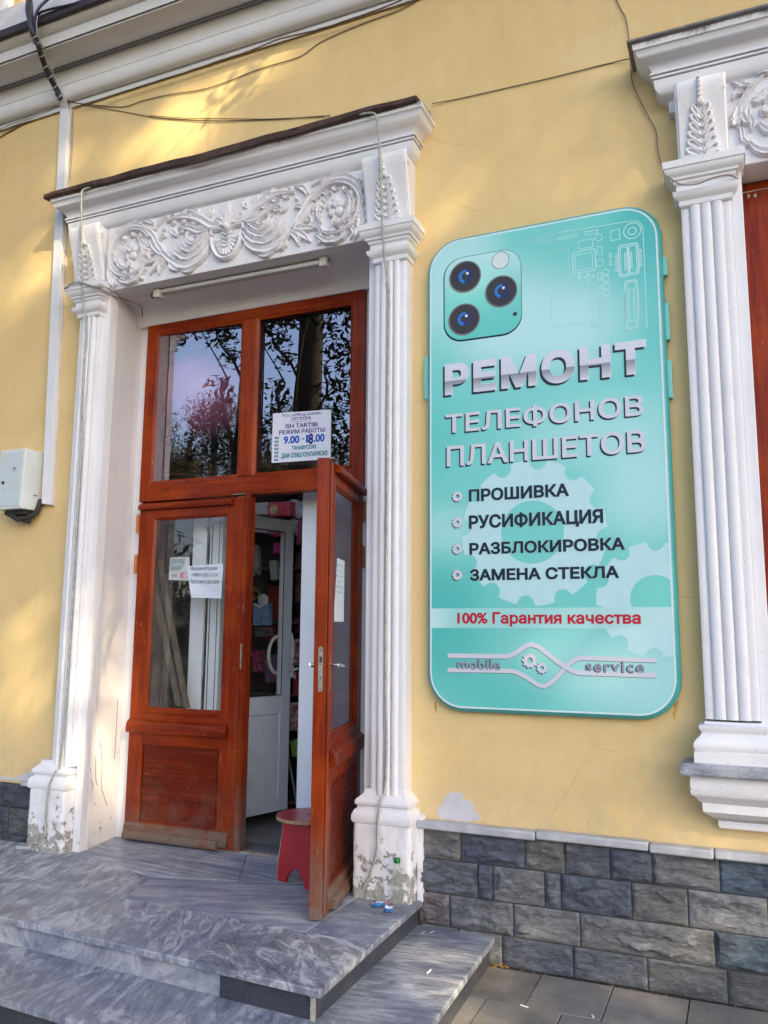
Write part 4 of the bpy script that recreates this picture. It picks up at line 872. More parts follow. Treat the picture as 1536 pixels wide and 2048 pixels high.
for i_, (q_, y_, c_, l_, ex) in enumerate((((592, 1040, 609, 1090), 1.66, (.42, .06, .22), 'deep pink pack with flowers high on the shelf right of the inner door', pattern), ((590, 1278, 607, 1330), 1.66, (.36, .30, .34), 'pale pack with pink flowers on the middle shelf', pattern), ((586, 1345, 605, 1392), 1.66, (.30, .02, .05), 'dark red pack on the lower middle shelf', None),
                                 ((500, 1090, 520, 1150), 1.62, (.30, .32, .36), 'grey rounded pouch hanging left behind the inner door glass', None), ((545, 1085, 568, 1108), 1.62, (.45, .04, .22), 'small magenta packet behind the top of the inner door glass', None), ((541, 1120, 556, 1160), 1.60, (.40, .42, .46), 'narrow silver packet hanging behind the inner door glass', None),
                                 ((503, 1300, 530, 1345), 1.66, (.20, .03, .10), 'plum coloured pack low behind the inner door glass', pattern), ((530, 1310, 560, 1365), 1.66, (.10, .12, .22), 'dark blue pack low behind the inner door glass', pattern), ((562, 1290, 576, 1360), 1.66, (.42, .10, .16), 'rose red pack low behind the inner door glass', None))):
    boxat('wrapped_pack', *q_, y_, .05, c_, l_, 'pack', extra=ex, tilt=(-.05, .06, 0, .1, -.08, .12, 0, .04, -.03)[i_], grp='packs on the shelves')
m = MB(); a, b = W(572, 1490, 1.6), W(595, 1612, 1.3); m.tube([a, b], .010, 8); tag(m.build('broom_stick', plain('grey_wood', (.15, .13, .12), .8), smooth=50, origin=tuple(b)), 'thin grey stick leaning inside behind the inner door', 'stick')
for k, (p0, p1) in enumerate([((305, 1165), (356, 1412)), ((318, 1120), (372, 1416))]):
    a, b = W(*p0, .56), W(*p1, .50); m = MB(); d = (a-b).normalized(); s = Vector((1, 0, 0)); n = Vector((0, 1, 0)); hw = .022
    m.add([b-s*hw, b+s*hw, b+s*hw+n*.018, b-s*hw+n*.018, a-s*hw, a+s*hw, a+s*hw+n*.018, a-s*hw+n*.018], [(0, 1, 2, 3), (4, 5, 6, 7), (0, 1, 5, 4), (1, 2, 6, 5), (2, 3, 7, 6), (3, 0, 4, 7)])
    tag(m.build('wooden_batten', plain('raw_batten', (.12, .10, .065), .8, var=.3, scale=12), smooth=None, origin=tuple(b)), ('left' if k == 0 else 'right')+'hand one of two bare battens leaning behind the left door glass', 'batten', 'battens leaning behind the door glass')
a, b = W(330, 1050, .60), W(345, 1415, .50); m = MB(); m.box(-3.985, -3.83, .58, .60, .27, 2.0); tag(m.build('hardboard_sheet', plain('brown_hardboard', (.04, .034, .028), .8, var=.3), smooth=None, origin=(-3.9, .59, .27)), 'brown board standing behind the battens at the left door glass', 'board')
PINK = NT('pink_balloon_rubber'); PINK.fin((.98, .36, .58, 1), .15); PINK.b.inputs['Transmission Weight'].default_value = 0.0; PINK.b.inputs['Subsurface Weight'].default_value = .0
for (px, py, r, lab, mt) in ((408, 790, .35, 'large pink balloon behind the left transom pane', PINK.mat), (338, 762, .24, 'smaller pink balloon left of the large one behind the transom pane', PINK.mat), (455, 735, .20, 'pale blue balloon half hidden behind the large pink one', plain('blue_balloon_rubber', (.12, .45, .62), .15))):
    y = .95 if mt is PINK.mat and r > .3 else 1.10 if r > .22 else 1.35
    c = W(px, py, y); t = thing('balloon', lab, 'balloon', (c.x, c.y, c.z-r), 'balloons behind the transom glass')
    m = MB(); m.sphere(c, r, 28, sz=1.05); m.build('skin', mt, t, smooth=80)
    m = MB(); m.lathe((c.x, c.y, c.z-r*1.07), [(.012, -.02), (.005, 0), (.014, .02)], 10); m.build('knot', mt, t, smooth=60)
boxat('price_card', 390, 948, 475, 965, .46, .01, (.5, .48, .48), 'pale card with red marks standing on the sill behind the left transom pane', 'card')

# ------------------------------------------------------------ lettering: outlines of the built-in font, thickened and filled contour by contour
import numpy as np
_tc = {}
def glyphs(body, bold=0.0, spacing=1.0):
    key = (body, bold, spacing)
    if key in _tc: return _tc[key]
    c = bpy.data.curves.new('lettering_source', 'FONT'); c.body = body; c.space_character = spacing; c.resolution_u = 4
    o = bpy.data.objects.new('lettering_source', c); col.objects.link(o)
    dg = bpy.context.evaluated_depsgraph_get(); cu = o.evaluated_get(dg).to_curve(dg)
    cont = []
    for sp in cu.splines:
        bp = sp.bezier_points; n = len(bp); P = []
        if n:
            for i in range(n):
                a, b = bp[i], bp[(i+1) % n]
                straight = (a.handle_right-a.co).length < 1e-5 and (b.handle_left-b.co).length < 1e-5
                d = b.co-a.co
                if not straight and d.length > 1e-6:
                    straight = abs((a.handle_right-a.co).cross(d).z) < 1e-5 and abs((b.handle_left-b.co).cross(d).z) < 1e-5
                if straight: P.append((a.co.x, a.co.y))
                else: P += [(q.x, q.y) for q in geometry.interpolate_bezier(a.co, a.handle_right, b.handle_left, b.co, 7)[:-1]]
        else: P = [(p.co.x, p.co.y) for p in sp.points]
        Q = []
        for p in P:
            if not Q or math.hypot(p[0]-Q[-1][0], p[1]-Q[-1][1]) > 1e-4: Q.append(p)
        if len(Q) > 2 and math.hypot(Q[0][0]-Q[-1][0], Q[0][1]-Q[-1][1]) < 1e-4: Q.pop()
        if len(Q) > 2: cont.append(Q)
    ob_ = o.evaluated_get(dg); ob_.to_curve_clear(); bpy.data.objects.remove(o); bpy.data.curves.remove(c)
    area = lambda P: sum(P[i][0]*P[(i+1) % len(P)][1]-P[(i+1) % len(P)][0]*P[i][1] for i in range(len(P)))/2
    ars = [area(P) for P in cont]
    bbs = [(min(p[0] for p in P), max(p[0] for p in P)) for P in cont]; groups = []; hi = -1e9
    for i in sorted(range(len(cont)), key=lambda i: bbs[i][0]):
        if bbs[i][0] > hi-.004: groups.append([])
        groups[-1].append(i); hi = max(hi, bbs[i][1])
    for gset in groups:
        if ars[max(gset, key=lambda i: abs(ars[i]))] < 0:
            for i in gset: cont[i] = cont[i][::-1]; ars[i] = -ars[i]
    def off(P, d):
        n = len(P); out = []
        for i in range(n):
            p0, p1, p2 = P[i-1], P[i], P[(i+1) % n]
            e1 = Vector((p1[0]-p0[0], p1[1]-p0[1])).normalized(); e2 = Vector((p2[0]-p1[0], p2[1]-p1[1])).normalized()
            n1 = Vector((e1.y, -e1.x)); n2 = Vector((e2.y, -e2.x)); b = n1+n2
            if b.length < 1e-3: b = n1
            b.normalize(); k = d/max(.5, b.dot(n1)); out.append((p1[0]+b.x*k, p1[1]+b.y*k))
        return out
    def inside(p, P):
        c = False; n = len(P)
        for i in range(n):
            a, b = P[i], P[i-1]
            if (a[1] > p[1]) != (b[1] > p[1]) and p[0] < (b[0]-a[0])*(p[1]-a[1])/(b[1]-a[1])+a[0]: c = not c
        return c
    cont = [off(P, bold) for P in cont]
    # contours that belong to one letter are filled together with the non-zero rule, slab by slab, so nothing overlaps
    tris = []
    for k, gset in enumerate(groups):
        E_ = []
        for i in gset:
            P = cont[i]
            for j in range(len(P)):
                p, q = P[j], P[(j+1) % len(P)]
                if abs(p[1]-q[1]) > 1e-7: E_.append((p[0], p[1], q[0], q[1], 1) if p[1] < q[1] else (q[0], q[1], p[0], p[1], -1))
        A_ = np.array(E_); ys_ = set(np.round(np.concatenate([A_[:, 1], A_[:, 3]]), 6).tolist())
        d1 = A_[:, 2:4]-A_[:, 0:2]; n_ = len(A_)
        den = d1[:, None, 0]*d1[None, :, 1]-d1[:, None, 1]*d1[None, :, 0]
        dx = A_[None, :, 0]-A_[:, None, 0]; dy = A_[None, :, 1]-A_[:, None, 1]
        with np.errstate(divide='ignore', invalid='ignore'):
            t = (dx*d1[None, :, 1]-dy*d1[None, :, 0])/den; u = (dx*d1[:, None, 1]-dy*d1[:, None, 0])/den
        ok = (np.abs(den) > 1e-12) & (t > 1e-5) & (t < 1-1e-5) & (u > 1e-5) & (u < 1-1e-5)
        ii, jj = np.nonzero(ok)
        for i, j in zip(ii, jj):
            if i < j: ys_.add(round(float(A_[i, 1]+d1[i, 1]*t[i, j]), 6))
        ys_ = sorted(ys_); pts_, quads = [], []
        for y0, y1 in zip(ys_[:-1], ys_[1:]):
            if y1-y0 < 2e-6: continue
            ym = (y0+y1)/2; act = []
            for e_ in E_:
                if e_[1] < ym < e_[3]:
                    m_ = (e_[2]-e_[0])/(e_[3]-e_[1]); act.append((e_[0]+(ym-e_[1])*m_, e_[0]+(y0-e_[1])*m_, e_[0]+(y1-e_[1])*m_, e_[4]))
            act.sort(); wn_ = 0
            for e_ in act:
                if wn_ == 0: st = e_
                wn_ += e_[3]
                if wn_ == 0:
                    b_ = len(pts_); pts_ += [(st[1], y0), (e_[1], y0), (e_[2], y1), (st[2], y1)]; quads.append((b_, b_+1, b_+2, b_+3))
        tris.append((pts_, quads, k))
    xs = [p[0] for t in tris for p in t[0]]; ys = [p[1] for t in tris for p in t[0]]
    _tc[key] = (tris, (min(xs), max(xs), min(ys), max(ys)))
    return _tc[key]
def text(parent, body, mat, fn, bold=0.0, ref=None, name='lettering', spacing=1.0, order=0.0):
    """fn(u, v, d) maps the text's own box (u, v in 0..1; d towards the viewer) to the world; ref fixes the box to another body's"""
    tris, bb = glyphs(body, bold, spacing)
    if ref: bb = ref
    w_, h_ = bb[1]-bb[0], bb[3]-bb[2]; m = MB()
    for P, T, k in tris:
        m.add([fn((x-bb[0])/w_, (y-bb[2])/h_, order+.00012*(k % 3)) for x, y in P], T)
    return m.build(name, mat, parent, smooth=None)

# ------------------------------------------------------------ the big phone-shaped sign
YS = -.062
SG = thing('phone_repair_sign', 'big turquoise sign board shaped like the back of a phone with Cyrillic lettering', 'sign', (-.945, 0, 1.27))
SX0, SX1, SZ0, SZ1, SR = -1.614, -.294, 1.256, 3.966, .205
def rrect(x0, x1, z0, z1, r, n=10):
    P = []
    for cx, cz, a0 in ((x1-r, z1-r, 0), (x0+r, z1-r, 90), (x0+r, z0+r, 180), (x1-r, z0+r, 270)):
        P += [(cx+r*math.cos(R(a0+90*i/n)), cz+r*math.sin(R(a0+90*i/n))) for i in range(n+1)]
    return P
RIM = plain('turquoise_edge', (.055, .33, .33), .3, var=.06, scale=6)
m = MB(); m.rings([[(x, y, z) for x, z in rrect(SX0+i, SX1-i, SZ0+i, SZ1-i, SR-i)] for i, y in ((0, -.008), (0, -.040), (.006, -.050), (.018, -.058), (.022, YS+.001))]); body = m.build('board_edge', RIM, SG, smooth=40)
def mk_print():
    m = NT('printed_turquoise'); o = m.z(); X, Z = o[0], o[2]
    base = (.085, .42, .385, 1); c = None
    def g(c, cx, cz, rx, rz, colr, amt):
        dx = m.math('DIVIDE', m.math('SUBTRACT', X, cx), rx); dz = m.math('DIVIDE', m.math('SUBTRACT', Z, cz), rz)
        d = m.math('SQRT', m.math('ADD', m.math('MULTIPLY', dx, dx), m.math('MULTIPLY', dz, dz)))
        mr = m.n('ShaderNodeMapRange', interpolation_type='SMOOTHERSTEP'); m.l(d, mr.inputs[0]); mr.inputs[1].default_value = 0; mr.inputs[2].default_value = 1; mr.inputs[3].default_value = amt; mr.inputs[4].default_value = 0
        return m.mix(mr.outputs[0], c, colr)
    L = (.46, .72, .73, 1); D = (.060, .44, .41, 1)
    c = (.16, .56, .52, 1)
    cr = m.n('ShaderNodeRGB'); cr.outputs[0].default_value = c; c = cr.outputs[0]
    wx = lambda px, py: (W(px, py, YS).x+.945, W(px, py, YS).z-1.27)
    for px, py, rx, rz, k, a in ((870, 560, .50, .60, L, .8), (1010, 640, .55, .55, L, 1.0), (1140, 650, .50, .45, L, .9), (930, 500, .35, .3, L, .6), (1320, 440, .55, .62, D, 1.0), (1340, 640, .22, .4, D, .4),
                                 (850, 880, .42, .42, (.10, .50, .46, 1), .8), (1200, 860, .75, .35, L, .55), (1290, 980, .45, .45, L, .7), (900, 1060, .35, .25, L, .5), (880, 1200, .45, .35, D, .8), (1200, 1330, .9, .35, L, .45), (870, 1290, .55, .40, D, .7), (1290, 1380, .6, .35, L, .55), (1000, 1390, .45, .3, D, .5)):
        cx, cz = wx(px, py); c = g(c, cx, cz, rx, rz, k, a)
    c = m.mix(m.ramp(m.noise(40, 6, .7), [(.4, .05), (.7, .0)]), c, (.1, .3, .3, 1))
    return m.fin(c, .28, spec=.45)
m = MB(); m.v = [(x, YS, z) for x, z in rrect(SX0+.022, SX1-.022, SZ0+.022, SZ1-.022, SR-.022)]; m.f = [tuple(range(len(m.v)))]; m.m = [0]
face = m.build('printed_face', mk_print(), SG, smooth=None)
inkW = flat('pale_ink', (.60, .72, .76), .35); inkT = flat('faint_ink', (.36, .66, .66), .35); inkL = flat('light_teal_ink', (.44, .66, .69), .35)
inkK = flat('navy_black_ink', (.008, .016, .030), .35); inkR = flat('red_ink', (.46, .010, .030), .35); inkS = flat('silver_ink', (.56, .57, .64), .35); inkG = flat('grey_ink', (.17, .18, .22), .35)
def ribbon(m, P, w_, y, closed=False):
    P = [Vector((p.x, p.z)) if hasattr(p, 'z') else Vector(p) for p in P]; n = len(P); vs = []
    for i in range(n):
        a = P[(i-1) % n] if (closed or i > 0) else P[0]; b = P[(i+1) % n] if (closed or i < n-1) else P[-1]
        e1 = (P[i]-a).normalized() if (P[i]-a).length > 1e-7 else None; e2 = (b-P[i]).normalized() if (b-P[i]).length > 1e-7 else None
        e1 = e1 or e2; e2 = e2 or e1; n1 = Vector((-e1.y, e1.x)); n2 = Vector((-e2.y, e2.x)); q = (n1+n2).normalized(); k = w_/2/max(.5, q.dot(n1))
        vs += [(P[i].x+q.x*k, y, P[i].y+q.y*k), (P[i].x-q.x*k, y, P[i].y-q.y*k)]
    m.add(vs, [(2*i, 2*i+1, 2*((i+1) % n)+1, 2*((i+1) % n)) for i in range(n if closed else n-1)])
m = MB(); ribbon(m, rrect(SX0+.026, SX1-.026, SZ0+.026, SZ1-.026, SR-.026), .009, YS-.0004, True); m.build('border_line', inkW, face, smooth=None)
for x0, x1, pys in ((SX1-.004, SX1+.020, ((1325, 516, 553), (1331, 607, 681), (1337, 721, 797))), (SX0-.022, SX0+.004, ((850, 714, 799),))):
    for px, a, b in pys:
        za, zb = W(px, b, -.03).z, W(px, a, -.03).z; m = MB(); m.box(x0, x1, -.042, -.012, za, zb); bt = m.build('side_button', plain('turquoise_button', (.16, .52, .47), .35, var=.05), SG, smooth=None, bevel=.004)
# circuit drawing
qc = lambda x, y: W(1040+x/5.486, 440+y/5.486, YS)
m1, m2 = MB(), MB()
def pl_(mb, pts, closed=False, w_=.0042): ribbon(mb, [qc(*p) for p in pts], w_, YS-.0008, closed)
def ci(mb, x, y, r, w_=.0042):
    c = qc(x, y); rr_ = (qc(x, y-r).z-qc(x, y+r).z)/2; ribbon(mb, [(c.x+rr_*math.cos(R(a)), c.z+rr_*math.sin(R(a))) for a in range(0, 360, 15)], w_, YS-.0008, True)
pl_(m1, [(420, 140), (1230, 10), (1300, 15), (1335, 50), (1350, 110), (1394, 1190)]); pl_(m2, [(100, 236), (200, 205), (420, 141)])
pl_(m1, [(422, 195), (632, 152), (632, 176), (422, 216)], True); pl_(m2, [(203, 236), (408, 195), (408, 222), (204, 260)], True)
pl_(m1, [(716, 132), (850, 108), (850, 140), (718, 168)], True); pl_(m1, [(640, 235), (798, 206), (802, 295), (646, 322)], True)
pl_(m1, [(994, 120), (1090, 100), (1097, 210), (1000, 227)], True); ci(m1, 863, 192, 37); ci(m1, 1232, 118, 86, .0055); ci(m1, 1232, 122, 40, .0055)
pl_(m2, [(228, 365), (532, 308), (540, 632), (234, 685)], True); pl_(m2, [(345, 805), (785, 735), (795, 1115), (350, 1180)], True, .003)
pl_(m1, [(574, 380), (590, 358), (810, 315), (826, 330), (832, 530), (815, 550), (600, 590), (585, 575)], True, .006); pl_(m1, [(604, 388), (792, 352), (798, 524), (612, 560)], True)
pl_(m1, [(846, 294), (898, 286), (902, 374), (850, 382)], True); ci(m1, 877, 472, 38); pl_(m1, [(852, 585), (892, 577), (898, 656), (856, 664)], True)
for i, (x, y) in enumerate(((940, 570), (942, 646), (945, 724), (947, 800))): ci(m1, x, y, 32)
pl_(m1, [(860, 738), (898, 730), (904, 810), (866, 817)], True); ci(m2, 888, 922, 33); pl_(m2, [(864, 995), (910, 990), (914, 1082), (866, 1086)], True); ci(m2, 894, 1156, 33); pl_(m2, [(778, 1148), (850, 1138), (850, 1166), (780, 1176)], True)
pl_(m1, [(978, 370), (1003, 365), (1005, 413), (981, 417)], True); pl_(m1, [(979, 447), (1004, 443), (1007, 492), (983, 496)], True)
pl_(m1, [(1078, 300), (1095, 285), (1278, 253), (1292, 268), (1304, 570), (1290, 588), (1108, 620), (1090, 605)], True, .007); pl_(m1, [(1098, 308), (1272, 276), (1284, 568), (1110, 602)], True, .005)
pl_(m1, [(1184, 300), (1198, 580)], False, .014)
for k in range(9):
    for dx, dy in ((0, 0), (64, -12)): y = 366+k*22+dy; x = 1154+k*.7+dx; pl_(m1, [(x-10, y-7), (x+10, y-9), (x+10, y+8), (x-10, y+9)], True, .003)
for k in range(10):
    y = 384+k*20; x = 1048+k*.8; pl_(m1, [(x-8, y), (x+28, y-6)], False, .006); pl_(m1, [(x+252, y-52), (x+288, y-58)], False, .006)
pl_(m1, [(1148, 690), (1165, 672), (1270, 655), (1284, 668), (1300, 1160), (1285, 1180), (1185, 1200), (1168, 1185)], True, .006)
pl_(m1, [(1170, 690), (1262, 674), (1266, 752), (1174, 768)], True); pl_(m1, [(1184, 1108), (1272, 1096), (1276, 1176), (1188, 1186)], True)
for k in range(15):
    y = 785+k*21; x = 1187+k*.75
    for dx in (0, 64): pl_(m1, [(x-15+dx, y-dx*.17), (x+15+dx, y-5-dx*.17)], False, .005)
    for sx in (-50, 106): pl_(m1, [(x+sx-2, y-sx*.17), (x+sx+18, y-4-sx*.17)], False, .005)
for x, y in ((650, 610), (655, 640), (740, 595), (715, 635), (803, 620)):
    for k in (-1, 1): pl_(m1, [(x-16, y+k*9), (x+16, y+k*9-5)], False, .005)
pl_(m1, [(738, 612), (764, 608), (768, 664), (741, 668)], True)
m1.build('circuit_drawing', flat('pale_circuit_ink', (.44, .72, .72)), face, smooth=None); m2.build('circuit_drawing', flat('faint_circuit_ink', (.33, .60, .58)), face, smooth=None)
# big gears
def gear(cx, cy, Rp, rp, notch, n, ph, y, mat, name='gear_print', xmax=1e9, zmin=-1e9, par=face):
    c = W(cx, cy, YS); k = (W(cx, cy-50, YS).z-W(cx, cy+50, YS).z)/100; Ro, ri, nr = Rp*k, rp*k, notch*k; O, I = [], []
    N = 240
    for i in range(N):
        a = 2*math.pi*i/N; r = Ro
        da = (a-ph) % (2*math.pi/n); da = min(da, 2*math.pi/n-da)       # angle to the nearest notch centre
        rc = Ro-nr*.15; dd = rc*math.sin(da)
        if dd < nr: r = min(Ro, rc*math.cos(da)-math.sqrt(max(0, nr*nr-dd*dd)))
        O.append((min(xmax, c.x+r*math.cos(a)), y, c.z+r*math.sin(a))); I.append((min(xmax, c.x+ri*math.cos(a)), y, c.z+ri*math.sin(a)))
    m = MB(); m.add(O+I, [(i, (i+1) % N, N+(i+1) % N, N+i) for i in range(N)]); return m.build(name, mat, par, smooth=None)
gear(1064, 1064, 146, 63, 17, 12, R(84), YS-.0005, inkL); gear(1310, 1198, 116, 48, 16, 10, R(87), YS-.0007, inkL, xmax=SX1-.028)
m = MB(); a, b = W(862, 1256, YS), W(1345, 1214, YS); m.add([(SX0+.030, YS-.0011, a.z), (SX1-.030, YS-.0011, a.z), (SX1-.030, YS-.0011, b.z), (SX0+.030, YS-.0011, b.z)], [(0, 1, 2, 3)])
bn = NT('band_ink'); o_ = bn.z(); bn.fin(bn.ramp(bn.math('ADD', bn.math('DIVIDE', o_[0], 1.3), .5), [(0, (.50, .72, .73, 1)), (.12, (.30, .62, .60, 1)), (.6, (.34, .62, .62, 1)), (1, (.46, .66, .68, 1))]), .3); m.build('band_print', bn.mat, face, smooth=None)
# camera module
def disc(m, cx, cy, rp, y, n=40, th=0.0):
    c = W(cx, cy, YS); k = (W(cx, cy-50, YS).z-W(cx, cy+50, YS).z)/100; r = rp*k
    m.add([(c.x+r*math.cos(2*math.pi*i/n), y, c.z+r*math.sin(2*math.pi*i/n)) for i in range(n)], [tuple(range(n))])
a, b = W(889, 681, YS), W(1043, 500, YS)
ax0, ax1 = W(889, 600, YS).x, W(1043, 590, YS).x; az0, az1 = W(920, 681, YS).z, W(1010, 499, YS).z
m = MB(); m.v = [(x, YS-.0006, z) for x, z in rrect(ax0-.006, ax1+.002, az0-.008, az1, .115)]; m.f = [tuple(range(len(m.v)))]; m.m = [0]; cmod = m.build('camera_module', inkK, face, smooth=None)
cg = NT('module_ink'); o_ = cg.z(); cg.fin(cg.ramp(cg.math('ADD', cg.math('MULTIPLY', cg.math('SUBTRACT', o_[2], az0-1.27), 2.0), cg.math('MULTIPLY', cg.math('ADD', o_[0], .945-1.594), .0)), [(.0, (.10, .52, .46, 1)), (.45, (.16, .56, .50, 1)), (.95, (.42, .70, .68, 1))]), .3)
m = MB(); m.v = [(x, YS-.0010, z) for x, z in rrect(ax0+.001, ax1-.001, az0+.003, az1-.003, .110)]; m.f = [tuple(range(len(m.v)))]; m.m = [0]; m.build('module_plate', cg.mat, face, smooth=None)
inks = dict(k=flat('lens_black', (.035, .034, .042)), g=flat('lens_grey', (.16, .155, .165)), b=flat('lens_blue', (.02, .16, .55)), n=flat('lens_navy', (.012, .03, .16)), w=flat('lens_white', (.62, .66, .72)))
for cx, cy in ((931, 553), (1003, 582), (929, 638)):
    m = MB(); disc(m, cx-1, cy+1, 32, YS-.0013); l0 = m.build('lens', inks['g'], face, smooth=None)
    for r, k, dy, ox, oy in ((29, 'k', .0016, -.5, .5), (13.5, 'b', .0019, 0, 0), (8, 'k', .0025, .5, 0), (2.8, 'w', .0028, 4, -6)):
        m = MB(); disc(m, cx+ox, cy+oy, r, YS-dy); m.build('lens', inks[k], face, smooth=None)
    m = MB(); c = W(cx, cy, YS); k = (W(cx, cy-50, YS).z-W(cx, cy+50, YS).z)/100
    m.add([(c.x, YS-.0022, c.z)]+[(c.x+13.6*k*math.cos(R(a)), YS-.0022, c.z+13.6*k*math.sin(R(a))) for a in range(-100, 81, 12)], [(0, i, i+1) for i in range(1, 16)]); m.build('lens', inks['n'], face, smooth=None)
m = MB(); disc(m, 1001, 521, 17.2, YS-.0013); m.build('flash', inkK, face, smooth=None)
m = MB(); disc(m, 1001, 521, 16.2, YS-.0016); m.build('flash', flat('flash_white', (.60, .68, .68)), face, smooth=None)
m = MB(); disc(m, 1030, 628, 4.2, YS-.0013); m.build('microphone_dot', inks['k'], face, smooth=None)
# lettering
def box_of(bl, tr): a, b = W(*bl, YS), W(*tr, YS); return a.x, b.x, a.z, b.z
def sign_text(body, bl, tr, mat, bold, shadow=None, halo=None, sp=1.0, y=.0026):
    x0, x1, z0, z1 = box_of(bl, tr); f = lambda ox, oz: (lambda u, v, d: (x0+(x1-x0)*u+ox, YS-y-d, z0+(z1-z0)*v+oz))
    _, bb = glyphs(body, bold, sp)
    if halo: text(face, body, halo[1], (lambda u, v, d: (x0+(x1-x0)*u, YS-y+.0012-d, z0+(z1-z0)*v)), bold+halo[0], bb, 'lettering_halo', sp)
    if shadow: text(face, body, inkK, (lambda u, v, d: (x0+(x1-x0)*u+shadow[0], YS-y+.0006-d, z0+(z1-z0)*v+shadow[1])), bold+shadow[2], bb, 'lettering_shadow', sp)
    return text(face, body, mat, f(0, 0), bold, bb, 'lettering', sp)
def metal_ink(name, z0, z1):
    m = NT(name); o = m.z(); t = m.math('DIVIDE', m.math('SUBTRACT', o[2], z0-1.27), z1-z0)
    return m.fin(m.ramp(t, [(0, (.60, .61, .66, 1)), (.12, (.48, .49, .54, 1)), (.43, (.20, .21, .25, 1)), (.46, (.55, .56, .63, 1)), (1, (.60, .61, .69, 1))]), .35)
x0, x1, z0, z1 = box_of((890, 792), (1291, 678)); sign_text('РЕМОНТ', (890, 792), (1291, 678), metal_ink('chrome_ink', z0, z1), .050, (-.010, -.011, .004), (.012, inkL), 1.14)
sign_text('ТЕЛЕФОНОВ', (892, 869), (1287, 787), inkS, .020, (-.007, -.008, .003), None, 1.02)
sign_text('ПЛАНШЕТОВ', (894, 934), (1291, 858), inkS, .020, (-.007, -.008, .003), None, 1.0)
for body, bl, tr in (('ПРОШИВКА', (938, 1004), (1138, 966)), ('РУСИФИКАЦИЯ', (938, 1063), (1206, 1016)), ('РАЗБЛОКИРОВКА', (939, 1110), (1250, 1074)), ('ЗАМЕНА СТЕКЛА', (940, 1162), (1238, 1131))):
    sign_text(body, bl, tr, inkK, .040, None, (.018, inkL))
sign_text('100% Гарантия качества', (915, 1253), (1281, 1223), inkR, .032)
def rosette(cx, cy, R_, n, par, sc_=1.0):
    for col_, dx, dy, yy in ((inkK, -1.6, 1.6, .0020), (inkS, 0, 0, .0024)):
        c = W(cx+dx, cy+dy, YS); k = (W(cx, cy-50, YS).z-W(cx, cy+50, YS).z)/100; O, I = [], []; N = n*8
        for i in range(N):
            a = 2*math.pi*i/N; r = R_*k*(1+.10*math.tanh(3*math.cos(a*n))); O.append((c.x+r*math.cos(a), YS-yy, c.z+r*math.sin(a))); I.append((c.x+.38*R_*k*math.cos(a), YS-yy, c.z+.38*R_*k*math.sin(a)))
        m = MB(); m.add(O+I, [(i, (i+1) % N, N+(i+1) % N, N+i) for i in range(N)]); m.build('gear_bullet', col_, par, smooth=None)
for cy in (993, 1045, 1098, 1150): rosette(915, cy, 10.2, 10, face)
rosette(1060, 1321, 14.5, 10, face); rosette(1084, 1336, 10.5, 9, face)
ql = lambda x, y: W(840+x/2.743, 900+y/2.743, YS)
for col_, dx, dy, yy in ((inkG, -1, 3, .0016), (inkS, 0, 0, .0021)):
    m = MB()
    for P in ([(152, 1128), (485, 1132), (520, 1118), (575, 1078), (610, 1066), (650, 1078), (760, 1165), (835, 1212), (870, 1222), (1300, 1237)],):
        ribbon(m, [ql(x+dx, y+dy) for x, y in P], .024, YS-yy)
    for P in ([(152, 1206), (500, 1212), (535, 1220), (590, 1250), (650, 1290), (685, 1296), (715, 1280), (795, 1205)], [(800, 1185), (850, 1150), (880, 1140), (1300, 1154)]):
        ribbon(m, [ql(x+dx, y+dy) for x, y in P], .022, YS-yy-.0002)
    m.build('logo_line', col_, face, smooth=None)
for body, bl, tr in (('mobile', (915, 1339), (1001, 1318)), ('service', (1172, 1343), (1288, 1323))):
    sign_text(body, bl, tr, flat('pewter_ink', (.27, .28, .34)), .022, (-.004, -.004, .004), None, 1.05 if body == 'mobile' else 1.18)

# ------------------------------------------------------------ opening hours sign on the transom glass
def frame_fn(TLp, TRp, BLp, BRp, y):
    TL_w, TR_w, BL_w, BR_w = [W(*p, y) for p in (TLp, TRp, BLp, BRp)]
    return lambda u, v, d=0.0: tuple((BL_w*(1-u)*(1-v)+BR_w*u*(1-v)+TL_w*(1-u)*v+TR_w*u*v)+Vector((0, -d, 0)))
hf = frame_fn((546, 827), (662, 819), (543, 926), (661, 918), .383)
HS = thing('opening_hours_sign', 'white opening hours plate with blue and teal lettering on the right transom pane', 'sign', hf(.5, 0))
m = MB(); m.rings([[hf(u, v, d) for u, v in ((0, 0), (1, 0), (1, 1), (0, 1))] for d in (-.003, 0)]); hp = m.build('plate', flat('plate_white', (.66, .66, .76)), HS, smooth=None)
navy = flat('navy_ink', (.018, .012, .16)); blue = flat('blue_ink', (.012, .085, .42)); teal = flat('teal_ink', (.005, .17, .20))
def loc_text(par, fn, body, u0, v0, u1, v1, mat, bold, sp=1.0):
    _, bb = glyphs(body, bold, sp); text(par, body, mat, lambda u, v, d: fn(u0+(u1-u0)*u, v0+(v1-v0)*v, .0006+d), bold, bb, 'lettering', sp)
